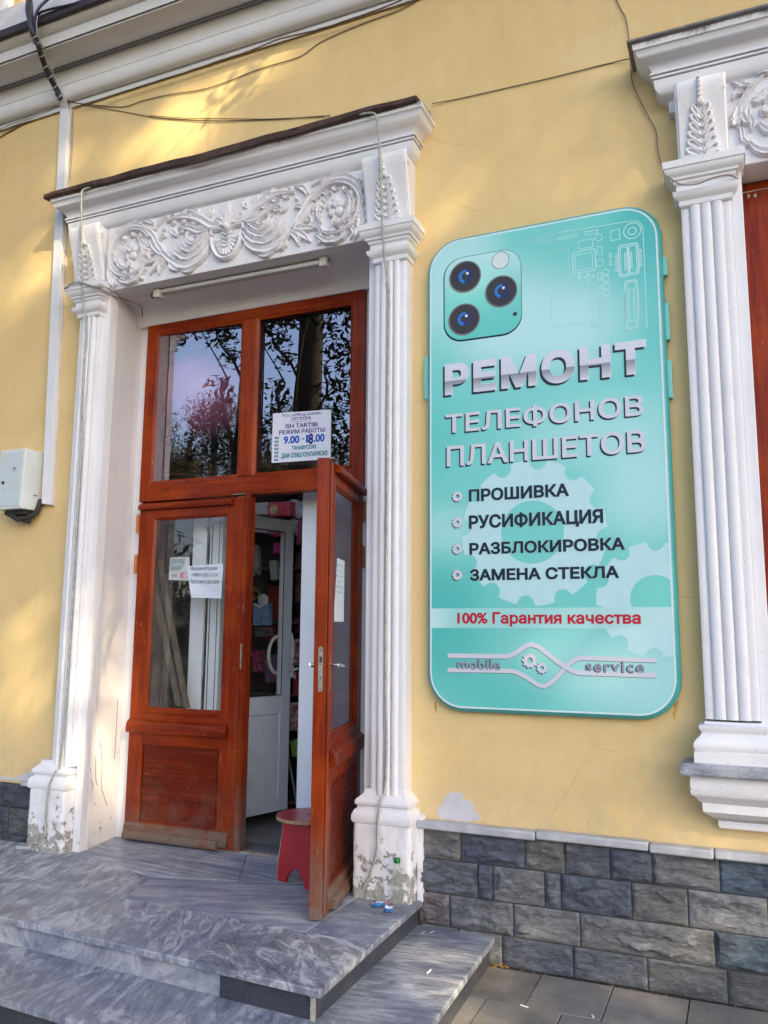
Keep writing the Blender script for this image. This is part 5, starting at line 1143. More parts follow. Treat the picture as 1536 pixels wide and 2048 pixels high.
for body, u0, v0, u1, v1, mt, b in (('M.Ch.J. «UMED»ga QARASHLI', .17, .900, .84, .970, navy, .015), ('DO`KONI', .33, .83, .66, .895, navy, .025), ('ISH TARTIBI', .23, .675, .78, .765, navy, .026), ('РЕЖИМ РАБОТЫ', .12, .555, .90, .65, navy, .026),
                                   ('9.00', .20, .36, .475, .52, blue, .045), ('-', .515, .43, .56, .455, blue, .03), ('1', .585, .36, .628, .52, blue, .045), ('.00', .715, .36, .90, .52, blue, .045), ('8', .628, .325, .708, .54, navy, .045),
                                   ('ТАНАФУССИЗ', .345, .225, .76, .32, teal, .045), ('ДАМ ОЛИШ КУНЛАРИСИЗ', .165, .06, .95, .18, teal, .045)):
    loc_text(hp, hf, body, u0, v0, u1, v1, mt, b)
m = MB(); m.add([hf(.30, .795, .0006), hf(.68, .795, .0006), hf(.68, .802, .0006), hf(.30, .802, .0006)], [(0, 1, 2, 3)])
m.build('rule', navy, hp, smooth=None)
for k in range(7):
    v = .03+.074*k; m = MB(); m.add([hf(.045, v, .0006), hf(.115, v, .0006), hf(.115, v+.045, .0006), hf(.045, v+.045, .0006)], [(0, 1, 2, 3)]); s_ = m.build('day_box', teal, hp, smooth=None)
    m = MB(); m.add([hf(.07, v+.014, .0012), hf(.095, v+.014, .0012), hf(.095, v+.031, .0012), hf(.07, v+.031, .0012)], [(0, 1, 2, 3)]); m.build('day_mark', flat('day_white', (.6, .62, .7)), hp, smooth=None)

# ------------------------------------------------------------ papers on the glass
PAPER = plain('white_paper', (.56, .60, .68), .8, var=.06, scale=14)
cf = frame_fn((341, 1115), (379, 1114), (337, 1160), (380, 1161), .351)
CS = thing('card_sticker', 'small white sticker with a grey square and card marks behind the left door glass', 'sticker', cf(.5, 0))
m = MB(); m.add([cf(u, v) for u, v in ((0, 0), (1, 0), (1, 1), (0, 1))], [(0, 1, 2, 3)]); cs = m.build('sheet', flat('sticker_white', (.47, .48, .48)), CS, smooth=None)
m = MB(); m.add([cf(.04, .42, .0006), cf(.5, .42, .0006), cf(.66, .56, .0006), cf(.76, .75, .0006), cf(.78, .94, .0006), cf(.04, .94, .0006)], [(0, 1, 2, 3, 4, 5)]); m.build('grey_square', flat('faded_blue_grey', (.23, .28, .31)), cs, smooth=None)
loc_text(cs, lambda u, v, d: cf(u, v, d+.0006), 'HUMO', .12, .62, .66, .76, flat('faded_white', (.42, .47, .49)), .02)
loc_text(cs, cf, 'VISA', .10, .14, .42, .28, flat('faded_navy', (.14, .16, .22)), .02)
m = MB(); m.add([cf(.52, .08, .0006), cf(.97, .08, .0006), cf(.97, .36, .0006), cf(.52, .36, .0006)], [(0, 1, 2, 3)]); m.build('card_mark', flat('faded_pink_grey', (.36, .30, .36)), cs, smooth=None)
for u, c in ((.66, (.55, .16, .28)), (.80, (.50, .40, .42))):
    m = MB(); m.add([cf(u+.11*math.cos(R(a)), .22+.12*math.sin(R(a)), .0010+(.0003 if u > .7 else 0)) for a in range(0, 360, 20)], [tuple(range(18))]); m.build('card_mark', flat('card_disc', c), cs, smooth=None)
m = MB(); m.add([cf(.04, .385, .0006), cf(.42, .385, .0006), cf(.42, .40, .0006), cf(.04, .40, .0006)], [(0, 1, 2, 3)]); m.build('rule', flat('rule_grey', (.2, .24, .28)), cs, smooth=None)
nf = frame_fn((372, 1129), (446, 1127), (380, 1195), (442, 1197), .342)
NP = thing('paper_notice', 'creased white paper notice with three printed lines curling behind the closed left door glass', 'notice', nf(.5, 0))
m = MB(); N = 14; vs = []
def curl(u, v): return .006+.020*max(0, (.35-u))*max(0, .75-v)*4+.004*math.sin(u*5+v*7)*(1-v)+(.006*max(0, .45-v) if u > .5-.6*(v-.45) else 0)
for j in range(N+1):
    for i in range(N+1):
        u, v = i/N, j/N; uu = u+(.13*(.75-v) if v < .75 else 0)*(1-u)*(1 if v < .6 else .6); vs.append(nf(uu, v*(1-.05*(1-u)), curl(u, v)-.009))
m.add(vs, [(j*(N+1)+i, j*(N+1)+i+1, (j+1)*(N+1)+i+1, (j+1)*(N+1)+i) for j in range(N) for i in range(N)]); ns = m.build('sheet', PAPER, NP, smooth=25)
for body, u0, v0, u1, v1 in (('Магазин Игрушек', .12, .79, .86, .93), ('+998(91)552-22-55', .11, .60, .87, .73), ('Работаем по доставке', .08, .40, .93, .545)):
    loc_text(ns, lambda u, v, d: nf(u, v, curl(u, v)-.009+.002+d), body, u0, v0, u1, v1, flat('print_grey', (.05, .06, .10)), .0)
s0_, zb_ = leafhit(668, 1243, -.018); s1_, zt_ = leafhit(690, 1122, -.018)
s0_, s1_ = min(s0_, s1_), max(s0_, s1_)
pfn = lambda u, v, d=0.0: TR_(s1_+(s0_-s1_)*u, -.020+d, zb_+(zt_-zb_)*v)
PN = thing('paper_notice', 'tall narrow white paper notice on the glass of the door leaf swung open', 'notice', pfn(.5, 0))
m = MB(); m.add([pfn(0, 0), pfn(1, .01), pfn(1, 1), pfn(.25, 1.0), pfn(.05, .25)], [(0, 1, 2, 3, 4)]); ps = m.build('sheet', PAPER, PN, smooth=None)
for i, (body, a, b) in enumerate((('+998(93)720-32-22', .18, .82), ('Samo', .38, .6), ('+998 71 232 44-45', .18, .85), ('Aziz', .35, .6), ('Работаем по', .15, .85), ('Доставке', .3, .72))):
    loc_text(ps, lambda u, v, d: pfn(u, v, d), body, a, .88-.085*i, b, .905-.085*i, flat('faint_print', (.14, .14, .2)), .01)

# ------------------------------------------------------------ tube lamp under the lintel
a, b = W(312, 586, .03), W(656, 523, .03)
LP = thing('tube_lamp', 'long bare fluorescent tube mounted under the white lintel above the door', 'lamp', (a.x, .03, a.z))
zl = 4.01
m = MB(); m.box(a.x, b.x, .03, .075, 4.012, 4.044); m.build('housing', plain('lamp_housing', (.50, .48, .45), .5, var=.2), LP, smooth=None, bevel=.003)
m = MB(); m.tube([(a.x+.01, .022, a.z), (b.x-.03, .022, b.z)], .014, 14); m.build('tube', plain('milky_tube', (.62, .62, .64), .2, var=.03), LP, smooth=60)
for x, s in ((a.x, 1), (b.x-.05, 1)):
    m = MB(); m.box(x, x+.05, -.002, .05, zl-.032, zl+.030); m.build('lamp_holder', plain('yellowed_plastic', (.52, .50, .44), .4, var=.15), LP, smooth=None, bevel=.006)
m = MB(); m.tube(cat_rom([(a.x+.01, .01, zl+.01), (a.x-.015, -.0, zl+.0), (a.x-.005, -.005, zl-.03), (a.x+.015, .0, zl-.035)], 5), .006, 7); m.build('lead', WIREK, LP, smooth=50)

# ------------------------------------------------------------ meter box, duct, cables
xr = W(89, 906, 0).x; zt, zbm = W(88, 906, 0).z, W(84, 1023, 0).z
EB = thing('meter_box', 'white metal meter box with a small black lock on the wall left of the door', 'box', (xr-.2, 0, zbm))
yb = -.175; x0 = W(1, 912, yb).x
m = MB(); m.box(x0, xr, yb, -.0, zbm, zt); eb = m.build('case', BOXM, EB, smooth=None, bevel=.006)
m = MB(); m.box(x0+.016, xr-.02, yb-.006, yb-.001, zbm+.02, zt-.022); m.build('box_door', plain('pale_blue_enamel', (.50, .56, .60), .35, var=.05), EB, smooth=None, bevel=.003)
m = MB(); c = W(8, 966, yb); m.lathe((c.x, yb-.006, c.z), [(.012, 0), (.012, -.005), (.008, -.008), (.001, -.008)], 14, axis='y'); m.build('box_lock', WIREK, EB, smooth=40)
m = MB(); c = W(30, 940, yb); m.add([(c.x-.018, yb-.0066, c.z+.018), (c.x+.02, yb-.0066, c.z+.02), (c.x+.002, yb-.0066, c.z-.016)], [(0, 1, 2)]); m.build('worn_mark', plain('scuff', (.28, .30, .32), .7, var=.3), EB, smooth=None)
m = MB()
for px, py in ((68, 991), (72, 991), (74, 1012)):
    c = (CAM+ray(px, py)*((xr-CAM.x)/ray(px, py).x)); m.lathe((xr-.001, c.y, c.z), [(.006, 0), (.006, .0035), (.001, .004)], 8, axis='x')
m.build('screw', WIREK, EB, smooth=None)
m = MB(); m.tube(cat_rom([(x0+.02, -.10, zbm-.01), (x0+.12, -.11, zbm-.055), (xr-.10, -.09, zbm-.06), (xr+.0, -.05, zbm-.02), (xr+.03, -.03, zbm+.08)], 6), .018, 10); m.tube(cat_rom([(x0, -.07, zbm-.02), (x0+.18, -.06, zbm-.075), (xr-.04, -.05, zbm-.05), (xr+.045, -.03, zbm+.06)], 6), .014, 8)
m.box(x0+.02, xr-.03, -.12, -.01, zbm-.03, zbm-.001)
m.build('cable_tail', plain('near_black_cable', (.03, .028, .026), .8, var=.3), EB, smooth=50)  # near-black tubes and block below the meter case
t_ = [W(123, 213, -.03), W(139, 213, -.03)]; b_ = [W(86, 1008, -.03), W(103, 1010, -.03)]
DT = thing('cable_duct', 'long white plastic cable duct running down the yellow wall left of the door', 'duct', (b_[0].x, 0, b_[0].z))
m = MB(); m.add([(p.x, y, p.z) for p in (b_[0], b_[1], t_[1], t_[0]) for y in (0, -.045)], [(1, 3, 5, 7), (0, 1, 7, 6), (2, 4, 5, 3), (0, 2, 3, 1), (6, 7, 5, 4)]); m.build('trunk', DUCT, DT, smooth=None, bevel=.003)
b2 = [W(103, 1010, -.012), W(108, 1012, -.012)]; t2 = [W(139, 216, -.012), W(144, 216, -.012)]
m = MB(); m.add([(p.x, y, p.z) for p in (b2[0], b2[1], t2[1], t2[0]) for y in (0, -.018)], [(1, 3, 5, 7), (0, 1, 7, 6), (2, 4, 5, 3), (0, 2, 3, 1), (6, 7, 5, 4)]); m.build('side_strip', plain('pinkish_plastic', (.60, .56, .55), .5, var=.1), DT, smooth=None)
t3 = [W(124, 203, -.08), W(134, 200, -.08)]
m = MB(); u0, u1 = W(118, 198, -.09), W(132, 196, -.09)
m.add([tuple(v) for v in (W(122, 218, -.045), W(139, 216, -.045), W(128, 186, -.12), W(117, 190, -.12), W(122, 218, -.005), W(139, 216, -.005), W(128, 186, -.08), W(117, 190, -.08))], [(0, 1, 2, 3), (4, 7, 6, 5), (1, 5, 6, 2), (0, 3, 7, 4), (2, 6, 7, 3), (0, 4, 5, 1)]); m.build('bent_end', DUCT, DT, smooth=None, bevel=.002)
def cable(pts, r, mat, name, label, cat='cable', group=None, seg=6, jit=0.0):
    rr = random.Random(len(pts)*7+int(pts[0][0])); P = [W(p[0], p[1], p[2] if len(p) > 2 else -.008) for p in pts]; C = cat_rom(P, seg)
    if jit: C = [c+Vector((rr.uniform(-jit, jit), 0, rr.uniform(-jit, jit))) for c in C]
    m = MB(); m.tube(C, r, 7); return tag(m.build(name, mat, smooth=60, origin=tuple(C[0])), label, cat, group)
# black bundle coming down over the cornice into the duct
P = [(58, -15, -.50), (60, 20, -.50), (64, 60, -.47), (72, 80, -.43), (85, 118, -.30), (98, 150, -.22), (112, 178, -.14), (122, 198, -.10)]
CB = thing('cable_bundle', 'thick black cable bundle tied with string hanging over the cornice at the upper left', 'cable bundle', tuple(W(122, 198, -.10)))
base_c = cat_rom([W(*p) for p in P], 6)
for k in range(3):
    m = MB(); a_ = k*2.1; m.tube([c+Vector((.011*math.cos(a_+i*.12), .008*math.sin(a_+i*.12), .006*math.sin(a_))) for i, c in enumerate(base_c)], .012, 8); m.build('strand', WIREK, CB, smooth=50)
for i in range(14, len(base_c)-4, 4):
    c = base_c[i]; t = (base_c[i+1]-base_c[i-1]).normalized(); u = t.orthogonal().normalized(); v = t.cross(u); m = MB()
    m.tube([c+u*.026*math.cos(R(a))+v*.026*math.sin(R(a))+t*.05*(a/400) for a in range(0, 421, 30)], .0042, 6); m.build('tie_string', WIREG, CB, smooth=50)
cable([(56, -10, -.52), (53, 20, -.52), (58, 45, -.50), (66, 72, -.46), (76, 92, -.42)], .009, WIREB, 'cable', 'blue black cable dropping straight down at the far upper left', group='cables over the cornice')
cable([(110, -12, -.45), (92, 2, -.47), (77, 18, -.49), (68, 45, -.48), (70, 75, -.44)], .010, WIREB, 'cable', 'blue black cable arching over the parapet from the right', group='cables over the cornice')
cable([(160, 5, -.44), (130, 12, -.45), (95, 20, -.47), (76, 30, -.47), (70, 60, -.45)], .009, WIREK, 'cable', 'black cable lying along the parapet top towards the bundle', group='cables over the cornice')
cable([(75, 32, -.48), (73, 50, -.48), (78, 75, -.44), (95, 112, -.30), (108, 150, -.20), (116, 180, -.12)], .004, WIREG, 'cable', 'thin grey string wound down beside the black cable bundle')
# wires on the wall
cable([(133, 205), (170, 208), (210, 212), (250, 213), (290, 200), (345, 188), (400, 180), (450, 165), (500, 145), (535, 133), (600, 113), (640, 85), (690, 62), (740, 42), (800, 20), (850, -8)], .0030, WIRE, 'wall_wire', 'brown wire sagging across the yellow wall from the duct up to the cornice', 'wire')
cable([(133, 206), (180, 212), (240, 222), (300, 233), (360, 238), (430, 242), (500, 240), (560, 238), (615, 234), (660, 231)], .0028, WIRE, 'wall_wire', 'lower brown wire running from the duct to the rusty door hood', 'wire')
cable([(300, 231), (370, 236), (440, 237), (520, 238), (580, 236), (648, 233)], .0025, WIRE, 'wall_wire', 'second thin brown wire running just above the lower one', 'wire')
cable([(135, 203, -.05), (180, 207, -.05), (250, 183, -.05), (370, 145, -.05), (450, 118, -.05), (500, 102, -.05), (560, 78, -.05), (640, 58, -.05), (720, 32, -.05), (780, 10, -.05), (820, -8, -.05)], .005, WIRE, 'wall_wire', 'twisted brown wire following the foot of the cornice to the right', 'wire', jit=.002)
cable([(-10, 280), (40, 252), (75, 235), (115, 212), (128, 205)], .0045, WIRE, 'wall_wire', 'brown wire following the foot of the cornice left of the duct', 'wire', jit=.002)
cable([(-10, 262, -.04), (30, 245, -.04), (80, 226, -.04), (118, 208, -.04)], .004, WIREG, 'wall_wire', 'grey wire just below the cornice left of the duct', 'wire')
cable([(864, 207, -.02), (900, 201), (960, 188), (1030, 172), (1100, 156), (1180, 136), (1230, 124), (1272, 114, -.05)], .0030, WIRE, 'wall_wire', 'straight brown wire strung between the two hoods above the turquoise sign', 'wire')
cable([(1228, -12), (1240, 15), (1252, 38), (1258, 80, -.02), (1261, 130, -.02), (1265, 165, -.02), (1280, 200, -.02), (1298, 235, -.02), (1312, 262, -.02), (1316, 300, -.02), (1325, 335, -.04), (1340, 356, -.19), (1362, 369, -.20), (1395, 368, -.19), (1425, 356, -.19), (1455, 350, -.17), (1476, 357, -.12)], .0034, plain('pinkish_wire', (.24, .15, .14), .6), 'wall_wire', 'pinkish wire winding down from the top around the right capital', 'wire')
m_ = [(145, 222), (143, 300), (138, 360), (134, 377)]
cable([(p[0], p[1], -.008) for p in m_], .006, WIREG, 'wall_wire', 'thin pale wire beside the upper part of the duct', 'wire')
# clear light hoses on the two pilasters
def hose(pts, label, r=.0070):
    P = [W(*p) for p in pts]; C = cat_rom(P, 10); t = thing('light_hose', label, 'light hose', tuple(C[-1]))
    m = MB(); m.tube(C, r, 8); h = m.build('tube', HOSE, t, smooth=60)
    m = MB(); L = 0
    for i in range(1, len(C)):
        L += (C[i]-C[i-1]).length
        if L > .055: L = 0; m.sphere(C[i]+Vector((0, -r*.85, 0)), .0032, 6)
    m.build('bulb_dot', plain('dark_dot', (.12, .12, .11), .5), h, smooth=None); return t
hose([(190, 372, -.23), (166, 380, -.25), (163, 400, -.25), (163, 450, -.24), (163, 500, -.22), (164, 560, -.20), (165, 600, -.17), (171, 640, -.14), (173, 685, -.13), (168, 730, -.13), (162, 900, -.13), (148, 1150, -.13), (132, 1400, -.13), (120, 1530, -.13), (110, 1545, -.15), (97, 1580, -.172), (91, 1650, -.172), (90, 1668, -.172), (80, 1685, -.17), (63, 1686, -.165)], 'clear light hose running down the left door pilaster')
hose([(700, 232, -.235), (740, 226, -.25), (752, 232, -.255), (757, 260, -.25), (760, 320, -.235), (763, 400, -.225), (766, 470, -.20), (769, 520, -.165), (775, 560, -.135), (778, 590, -.13), (777, 700, -.13), (774, 1000, -.13), (771, 1300, -.13), (773, 1500, -.13), (769, 1580, -.135), (760, 1605, -.165), (755, 1650, -.172), (754, 1700, -.172), (740, 1750, -.172), (727, 1777, -.172)], 'clear light hose running down the right door pilaster')
cable([(128, 577, -.20), (145, 566, -.21), (163, 565, -.21), (185, 572, -.20), (205, 573, -.19), (218, 578, -.14), (225, 586, -.08)], .006, WIREG, 'cable', 'grey wires twisted around the left door capital', jit=.004)
cable([(220, 575, -.09), (222, 590, -.06), (245, 597, .0), (275, 608, .10), (283, 616, .2), (285, 635, .3)], .0030, WIRE, 'cable', 'thin wire running along the corner of the lintel soffit', 'cable')
cable([(232, 594, -.03), (260, 590, -.02), (290, 588, .0), (310, 583, .02)], .003, WIREG, 'cable', 'thin pale lead from the left capital to the tube lamp', 'cable')

# ------------------------------------------------------------ red stool, bottle, litter
c = (-2.350, -.02); SC = LP and None
ST = thing('stool', 'small round red stool of painted board half hidden by the open door', 'stool', (c[0], c[1], SZ))
_m = NT('red_melamine'); _s = _m.noise(70, 4, .8, _m.mapping((1, .2, 1), (0, 0, .7))); RED = _m.fin(_m.mix(_m.ramp(_s, [(.66, 0.0), (.70, .5)]), _m.ramp(_m.noise(6, 5), [(.3, (.30, .008, .014, 1)), (.7, (.42, .012, .02, 1))]), (.55, .30, .28, 1)), .28); EDGE = plain('chipboard_edge', (.34, .22, .12), .8, var=.35, scale=90, bump=.4)
zt = .640; m = MB(); m.lathe((c[0], c[1], zt), [(.001, .001), (.166, .001), (.168, 0), (.168, .001)], 48); m.f = []; m.m = []; m.v = []
N = 48; m.add([(c[0]+.185*math.cos(2*math.pi*i/N), c[1]+.185*math.sin(2*math.pi*i/N), z) for z in (zt-.018, zt) for i in range(N)], [(i, (i+1) % N, N+(i+1) % N, N+i) for i in range(N)]+[tuple(range(N))], 1)
m.add([(c[0]+.185*math.cos(2*math.pi*i/N), c[1]+.185*math.sin(2*math.pi*i/N), zt+.0005) for i in range(N)], [tuple(range(N))], 0)
seat = m.build('seat', [RED, EDGE], ST, smooth=30)
m = MB(); m.box(c[0]-.01, c[0]+.05, c[1]-.012, c[1]+.004, zt+.0008, zt+.0012); m.build('grip_slot', RUBBER, seat, smooth=None)
la = R(25)
for k in range(2):
    a_ = la+math.pi*k; # side panels facing outwards left-front and right-back
    ux = Vector((math.cos(a_+R(60)), math.sin(a_+R(60)), 0)); nx2 = Vector((math.cos(a_+R(150)), math.sin(a_+R(150)), 0))
for k, sd_ in enumerate((-1, 1)):
    dirv = Vector((math.cos(R(-20)), math.sin(R(-20)), 0)); nrm = Vector((-dirv.y, dirv.x, 0)); cen = Vector((c[0], c[1], 0))+nrm*(-.085*sd_)
    H = zt-.018-SZ; prof = [(-.108, H), (-.125, H*.7), (-.150, H*.3), (-.160, 0), (-.085, 0), (-.07, H*.10), (-.035, H*.22), (0, H*.26), (.035, H*.22), (.07, H*.10), (.085, 0), (.160, 0), (.150, H*.3), (.125, H*.7), (.108, H)]
    m = MB(); m.rings([[cen+dirv*u+nrm*t+Vector((0, 0, SZ+v)) for u, v in prof] for t in (-.008, .008)]); m.build('leg', RED, ST, smooth=None)
    m = MB(); P = [cen+dirv*u+Vector((0, 0, SZ+v)) for u, v in prof[:4]]; m.rings([[p-dirv*.0012+nrm*t for p in P]+[p+dirv*.001+nrm*t for p in P[::-1]] for t in (-.0085, .0085)]); m.build('pale_edge', plain('pale_edging', (.60, .52, .42), .6), ST, smooth=None)
m = MB(); cen = Vector((c[0], c[1], 0)); m.rings([[cen+dirv*u+nrm*t+Vector((0, 0, z)) for t, z in ((-.077, .40), (.077, .40), (.077, .46), (-.077, .46))] for u in (-.008, .008)]); m.build('stretcher', RED, ST, smooth=None)

bc = G(796, 1810, SZ); bc.y = min(bc.y, -.188)
BT = thing('plastic_bottle', 'clear plastic bottle with green cap standing at the right door pedestal', 'bottle', tuple(bc))
pet = NT('clear_plastic'); pet.t.nodes.remove(pet.b)
fr_ = pet.n('ShaderNodeLayerWeight'); fr_.inputs['Blend'].default_value = .32; tr_ = pet.n('ShaderNodeBsdfTransparent'); tr_.inputs[0].default_value = (.90, .92, .90, 1); gl_ = pet.n('ShaderNodeBsdfPrincipled'); gl_.inputs['Base Color'].default_value = (.62, .63, .60, 1); gl_.inputs['Roughness'].default_value = .12; gl_.inputs['Specular IOR Level'].default_value = 1.0
mx_ = pet.n('ShaderNodeMixShader'); pet.l(pet.ramp(fr_.outputs['Facing'], [(0, .10), (.55, .22), (1, .8)]), mx_.inputs[0]); pet.l(tr_.outputs[0], mx_.inputs[1]); pet.l(gl_.outputs[0], mx_.inputs[2]); pet.l(mx_.outputs[0], pet.out.inputs[0])
m = MB(); m.lathe(tuple(bc), [(.020, .004), (.026, 0), (.031, .006), (.032, .03), (.030, .06), (.0315, .09), (.0315, .125), (.029, .150), (.022, .175), (.014, .195), (.0125, .205), (.0125, .225)], 24); m.build('bottle_body', pet.mat, BT, smooth=60)
m = MB(); m.lathe((bc.x, bc.y, bc.z+.213), [(.0165, 0), (.0172, .004), (.0172, .020), (.015, .024), (.001, .024)], 20); m.build('cap', plain('green_cap', (.005, .14, .03), .4, var=.1), BT, smooth=40)
WR = thing('sweet_wrapper', 'crumpled blue and white sweet wrapper on the landing below the bottle', 'wrapper', tuple(G(765, 1815, SZ)))
rr = random.Random(9)
for k, (px, py, c_) in enumerate(((752, 1813, (.05, .25, .55)), (760, 1809, (.60, .66, .72)), (768, 1812, (.06, .30, .60)), (775, 1810, (.60, .12, .06)), (777, 1818, (.58, .62, .7)), (776, 1824, (.04, .20, .50)), (748, 1810, (.55, .2, .15)))):
    p = G(px, py, SZ); m = MB(); n = 4; vs = [(p.x+(i/n-.5)*.045+rr.uniform(-.006, .006), p.y+(j/n-.5)*.035, SZ+.002+abs(rr.gauss(.006, .005))) for j in range(n+1) for i in range(n+1)]
    m.add(vs, [(j*(n+1)+i, j*(n+1)+i+1, (j+1)*(n+1)+i+1, (j+1)*(n+1)+i) for j in range(n) for i in range(n)]); m.build('foil_fold', plain('wrapper_print', c_, .3), WR, smooth=None)
def stick(p0, p1, z, r, mats, name, label, cat, grp=None):
    a, b = G(*p0, z), G(*p1, z); a.z = b.z = z+r; t = thing(name, label, cat, tuple(a), grp); k = a.lerp(b, .72)
    m = MB(); m.tube([a, k], r, 8); m.build('paper_roll' if cat == 'cigarette end' else 'wood_stem', mats[0], t, smooth=50); m = MB(); m.tube([k, b], r*1.03, 8); m.build('filter' if cat == 'cigarette end' else 'burnt_head', mats[1], t, smooth=50)
cw = flat('cigarette_paper', (.72, .72, .74)); cf_ = flat('filter_tip', (.62, .60, .58)); mw = flat('match_wood', (.55, .47, .34)); mb_ = flat('match_head', (.03, .02, .02))
stick((854, 1948), (862, 1941), LZ, .004, (cw, cf_), 'cigarette_end', 'white cigarette end in the middle of the lower marble step', 'cigarette end')
stick((1041, 2012), (1056, 2017), 0, .004, (cw, cf_), 'cigarette_end', 'white cigarette end on the grey paving by the joint', 'cigarette end')
stick((1184, 2032), (1187, 2036), 0, .004, (cw, cf_), 'cigarette_end', 'short cigarette end on the paving further right', 'cigarette end')
stick((843, 1868), (852, 1862), LZ, .0018, (mw, mb_), 'matchstick', 'left of two burnt matchsticks on the lower step near the plinth', 'matchstick')
stick((860, 1866), (873, 1861), LZ, .0018, (mw, mb_), 'matchstick', 'right of two burnt matchsticks on the lower step near the plinth', 'matchstick')
def leaves_pile(px, py, z, n, r, label, seed):
    p = G(px, py, z); rr = random.Random(seed); m = MB()
    for k in range(n):
        a = rr.uniform(0, 6.28); d = r*rr.random()**.6; cx, cy = p.x+d*math.cos(a)*1.3, p.y+d*math.sin(a)*.5; L = rr.uniform(.006, .018); b = rr.uniform(0, 6.28); hz = z+rr.uniform(.001, .022)*(1-d/r)+.002
        u = Vector((math.cos(b), math.sin(b), rr.uniform(-.5, .5)))*L; v = Vector((-math.sin(b), math.cos(b), rr.uniform(-.4, .4)))*L*.4; q = Vector((cx, cy, hz)); m.add([q-u, q+v, q+u, q-v], [(0, 1, 2, 3)])
    tag(m.build('dry_leaves', plain('dry_leaf', (.30, .17, .05), .8, var=.5, scale=60), smooth=None, origin=tuple(p)), label, 'dry leaves', kind='stuff')
leaves_pile(880, 1850, LZ, 90, .035, 'little heap of dry orange leaves on the lower step against the plinth', 1)
leaves_pile(998, 1931, 0, 110, .045, 'dry leaves gathered at the corner of step and plinth on the paving', 2)
rr = random.Random(31); m = MB()
for k in range(150):
    if k < 90: x, y, z = rr.uniform(-1.2, .2), -.04-abs(rr.gauss(0, .05)), 0
    elif k < 120: x, y, z = rr.uniform(-1.2, .2), rr.uniform(-.9, -.04), 0
    else: x, y, z = rr.uniform(-3.9, -1.7), rr.uniform(-.6, .2), SZ
    L = rr.uniform(.002, .007); b = rr.uniform(0, 6.28); u = Vector((math.cos(b), math.sin(b), .3))*L; v = Vector((-math.sin(b), math.cos(b), .2))*L*.6; q = Vector((x, y, z+.004)); m.add([q-u, q+v, q+u, q-v, q+Vector((0, 0, L*.6))], [(0, 1, 4), (1, 2, 4), (2, 3, 4), (3, 0, 4)])
gr = m.build('grit', plain('grit_bits', (.18, .15, .11), .9, var=.7, scale=120), smooth=None); tag(gr, 'scattered grit and dry scraps on paving and landing', 'litter', kind='stuff')
m = MB(); p = [G(31, 1698, SZ), G(60, 1700, SZ), G(63, 1694, SZ), G(40, 1690, SZ)]; m.rings([[(q.x, q.y, SZ+h) for q in p] for h in (0, .020)]); tag(m.build('stone_chip', MARBLE_LEDGE, smooth=None, bevel=.003, origin=tuple(p[0])), 'broken piece of pale marble lying beside the left door pedestal', 'stone')

# ------------------------------------------------------------ trees across the pavement (they shade the wall and stand in the panes' reflections)
import array
def leaf_mesh(name, pts, size, mat, par, seed, aspect=.42, fold=.25, droop=.3):
    rr = random.Random(seed); vs = []; fs = []
    for (x, y, z) in pts:
        L = size*rr.uniform(.6, 1.25); a = rr.uniform(0, 6.283); el = rr.gauss(-droop, .5)
        u = Vector((math.cos(a)*math.cos(el), math.sin(a)*math.cos(el), math.sin(el))); v = u.cross(Vector((rr.gauss(0, .5), rr.gauss(0, .5), 1))).normalized()*aspect; n = u.cross(v)
        q = Vector((x, y, z)); b = len(vs); vs += [q-u*L*.5, q+v*L*.5+n*L*fold, q+u*L*.5, q-v*L*.5+n*L*fold]; fs += [(b, b+1, b+2), (b, b+2, b+3)]
    m = MB(); m.v = [tuple(v) for v in vs]; m.f = fs; m.m = [0]*len(fs)
    me = bpy.data.meshes.new(name); base = WL[par.name]; me.from_pydata([(v[0]-base.x, v[1]-base.y, v[2]-base.z) for v in m.v], [], m.f); me.materials.append(mat); me.update()
    o = bpy.data.objects.new(name, me); col.objects.link(o); o.parent = par; WL[o.name] = base; return o
def leafmat(name, a, b, c, sp=.3):
    m = NT(name); m.fin(m.ramp(m.noise(1.6, 3), [(.3, a), (.55, b), (.75, c)]), .6, spec=sp); return m.mat
DARKL = leafmat('shaded_leaf', (.008, .016, .006, 1), (.014, .026, .009, 1), (.022, .038, .012, 1), .06); BROAD = leafmat('broad_leaf', (.018, .040, .012, 1), (.035, .070, .020, 1), (.06, .10, .03, 1)); NEED = leafmat('sunlit_tint_needles', (.035, .045, .012, 1), (.10, .08, .020, 1), (.24, .13, .03, 1))  # orange sunlit tint is put into the needle colour
BARK = plain('bark', (.016, .013, .011), .95, var=.5, scale=9, bump=1.0)
def mirror_pt(px, py, ydepth):
    P = W(px, py, .389); d = ray(px, py); n_ = Vector((.0692, -.9976, 0)) if px < 500 else Vector((0, -1, 0)); d = d-n_*2*d.dot(n_); return P+d*((ydepth-P.y)/d.y)
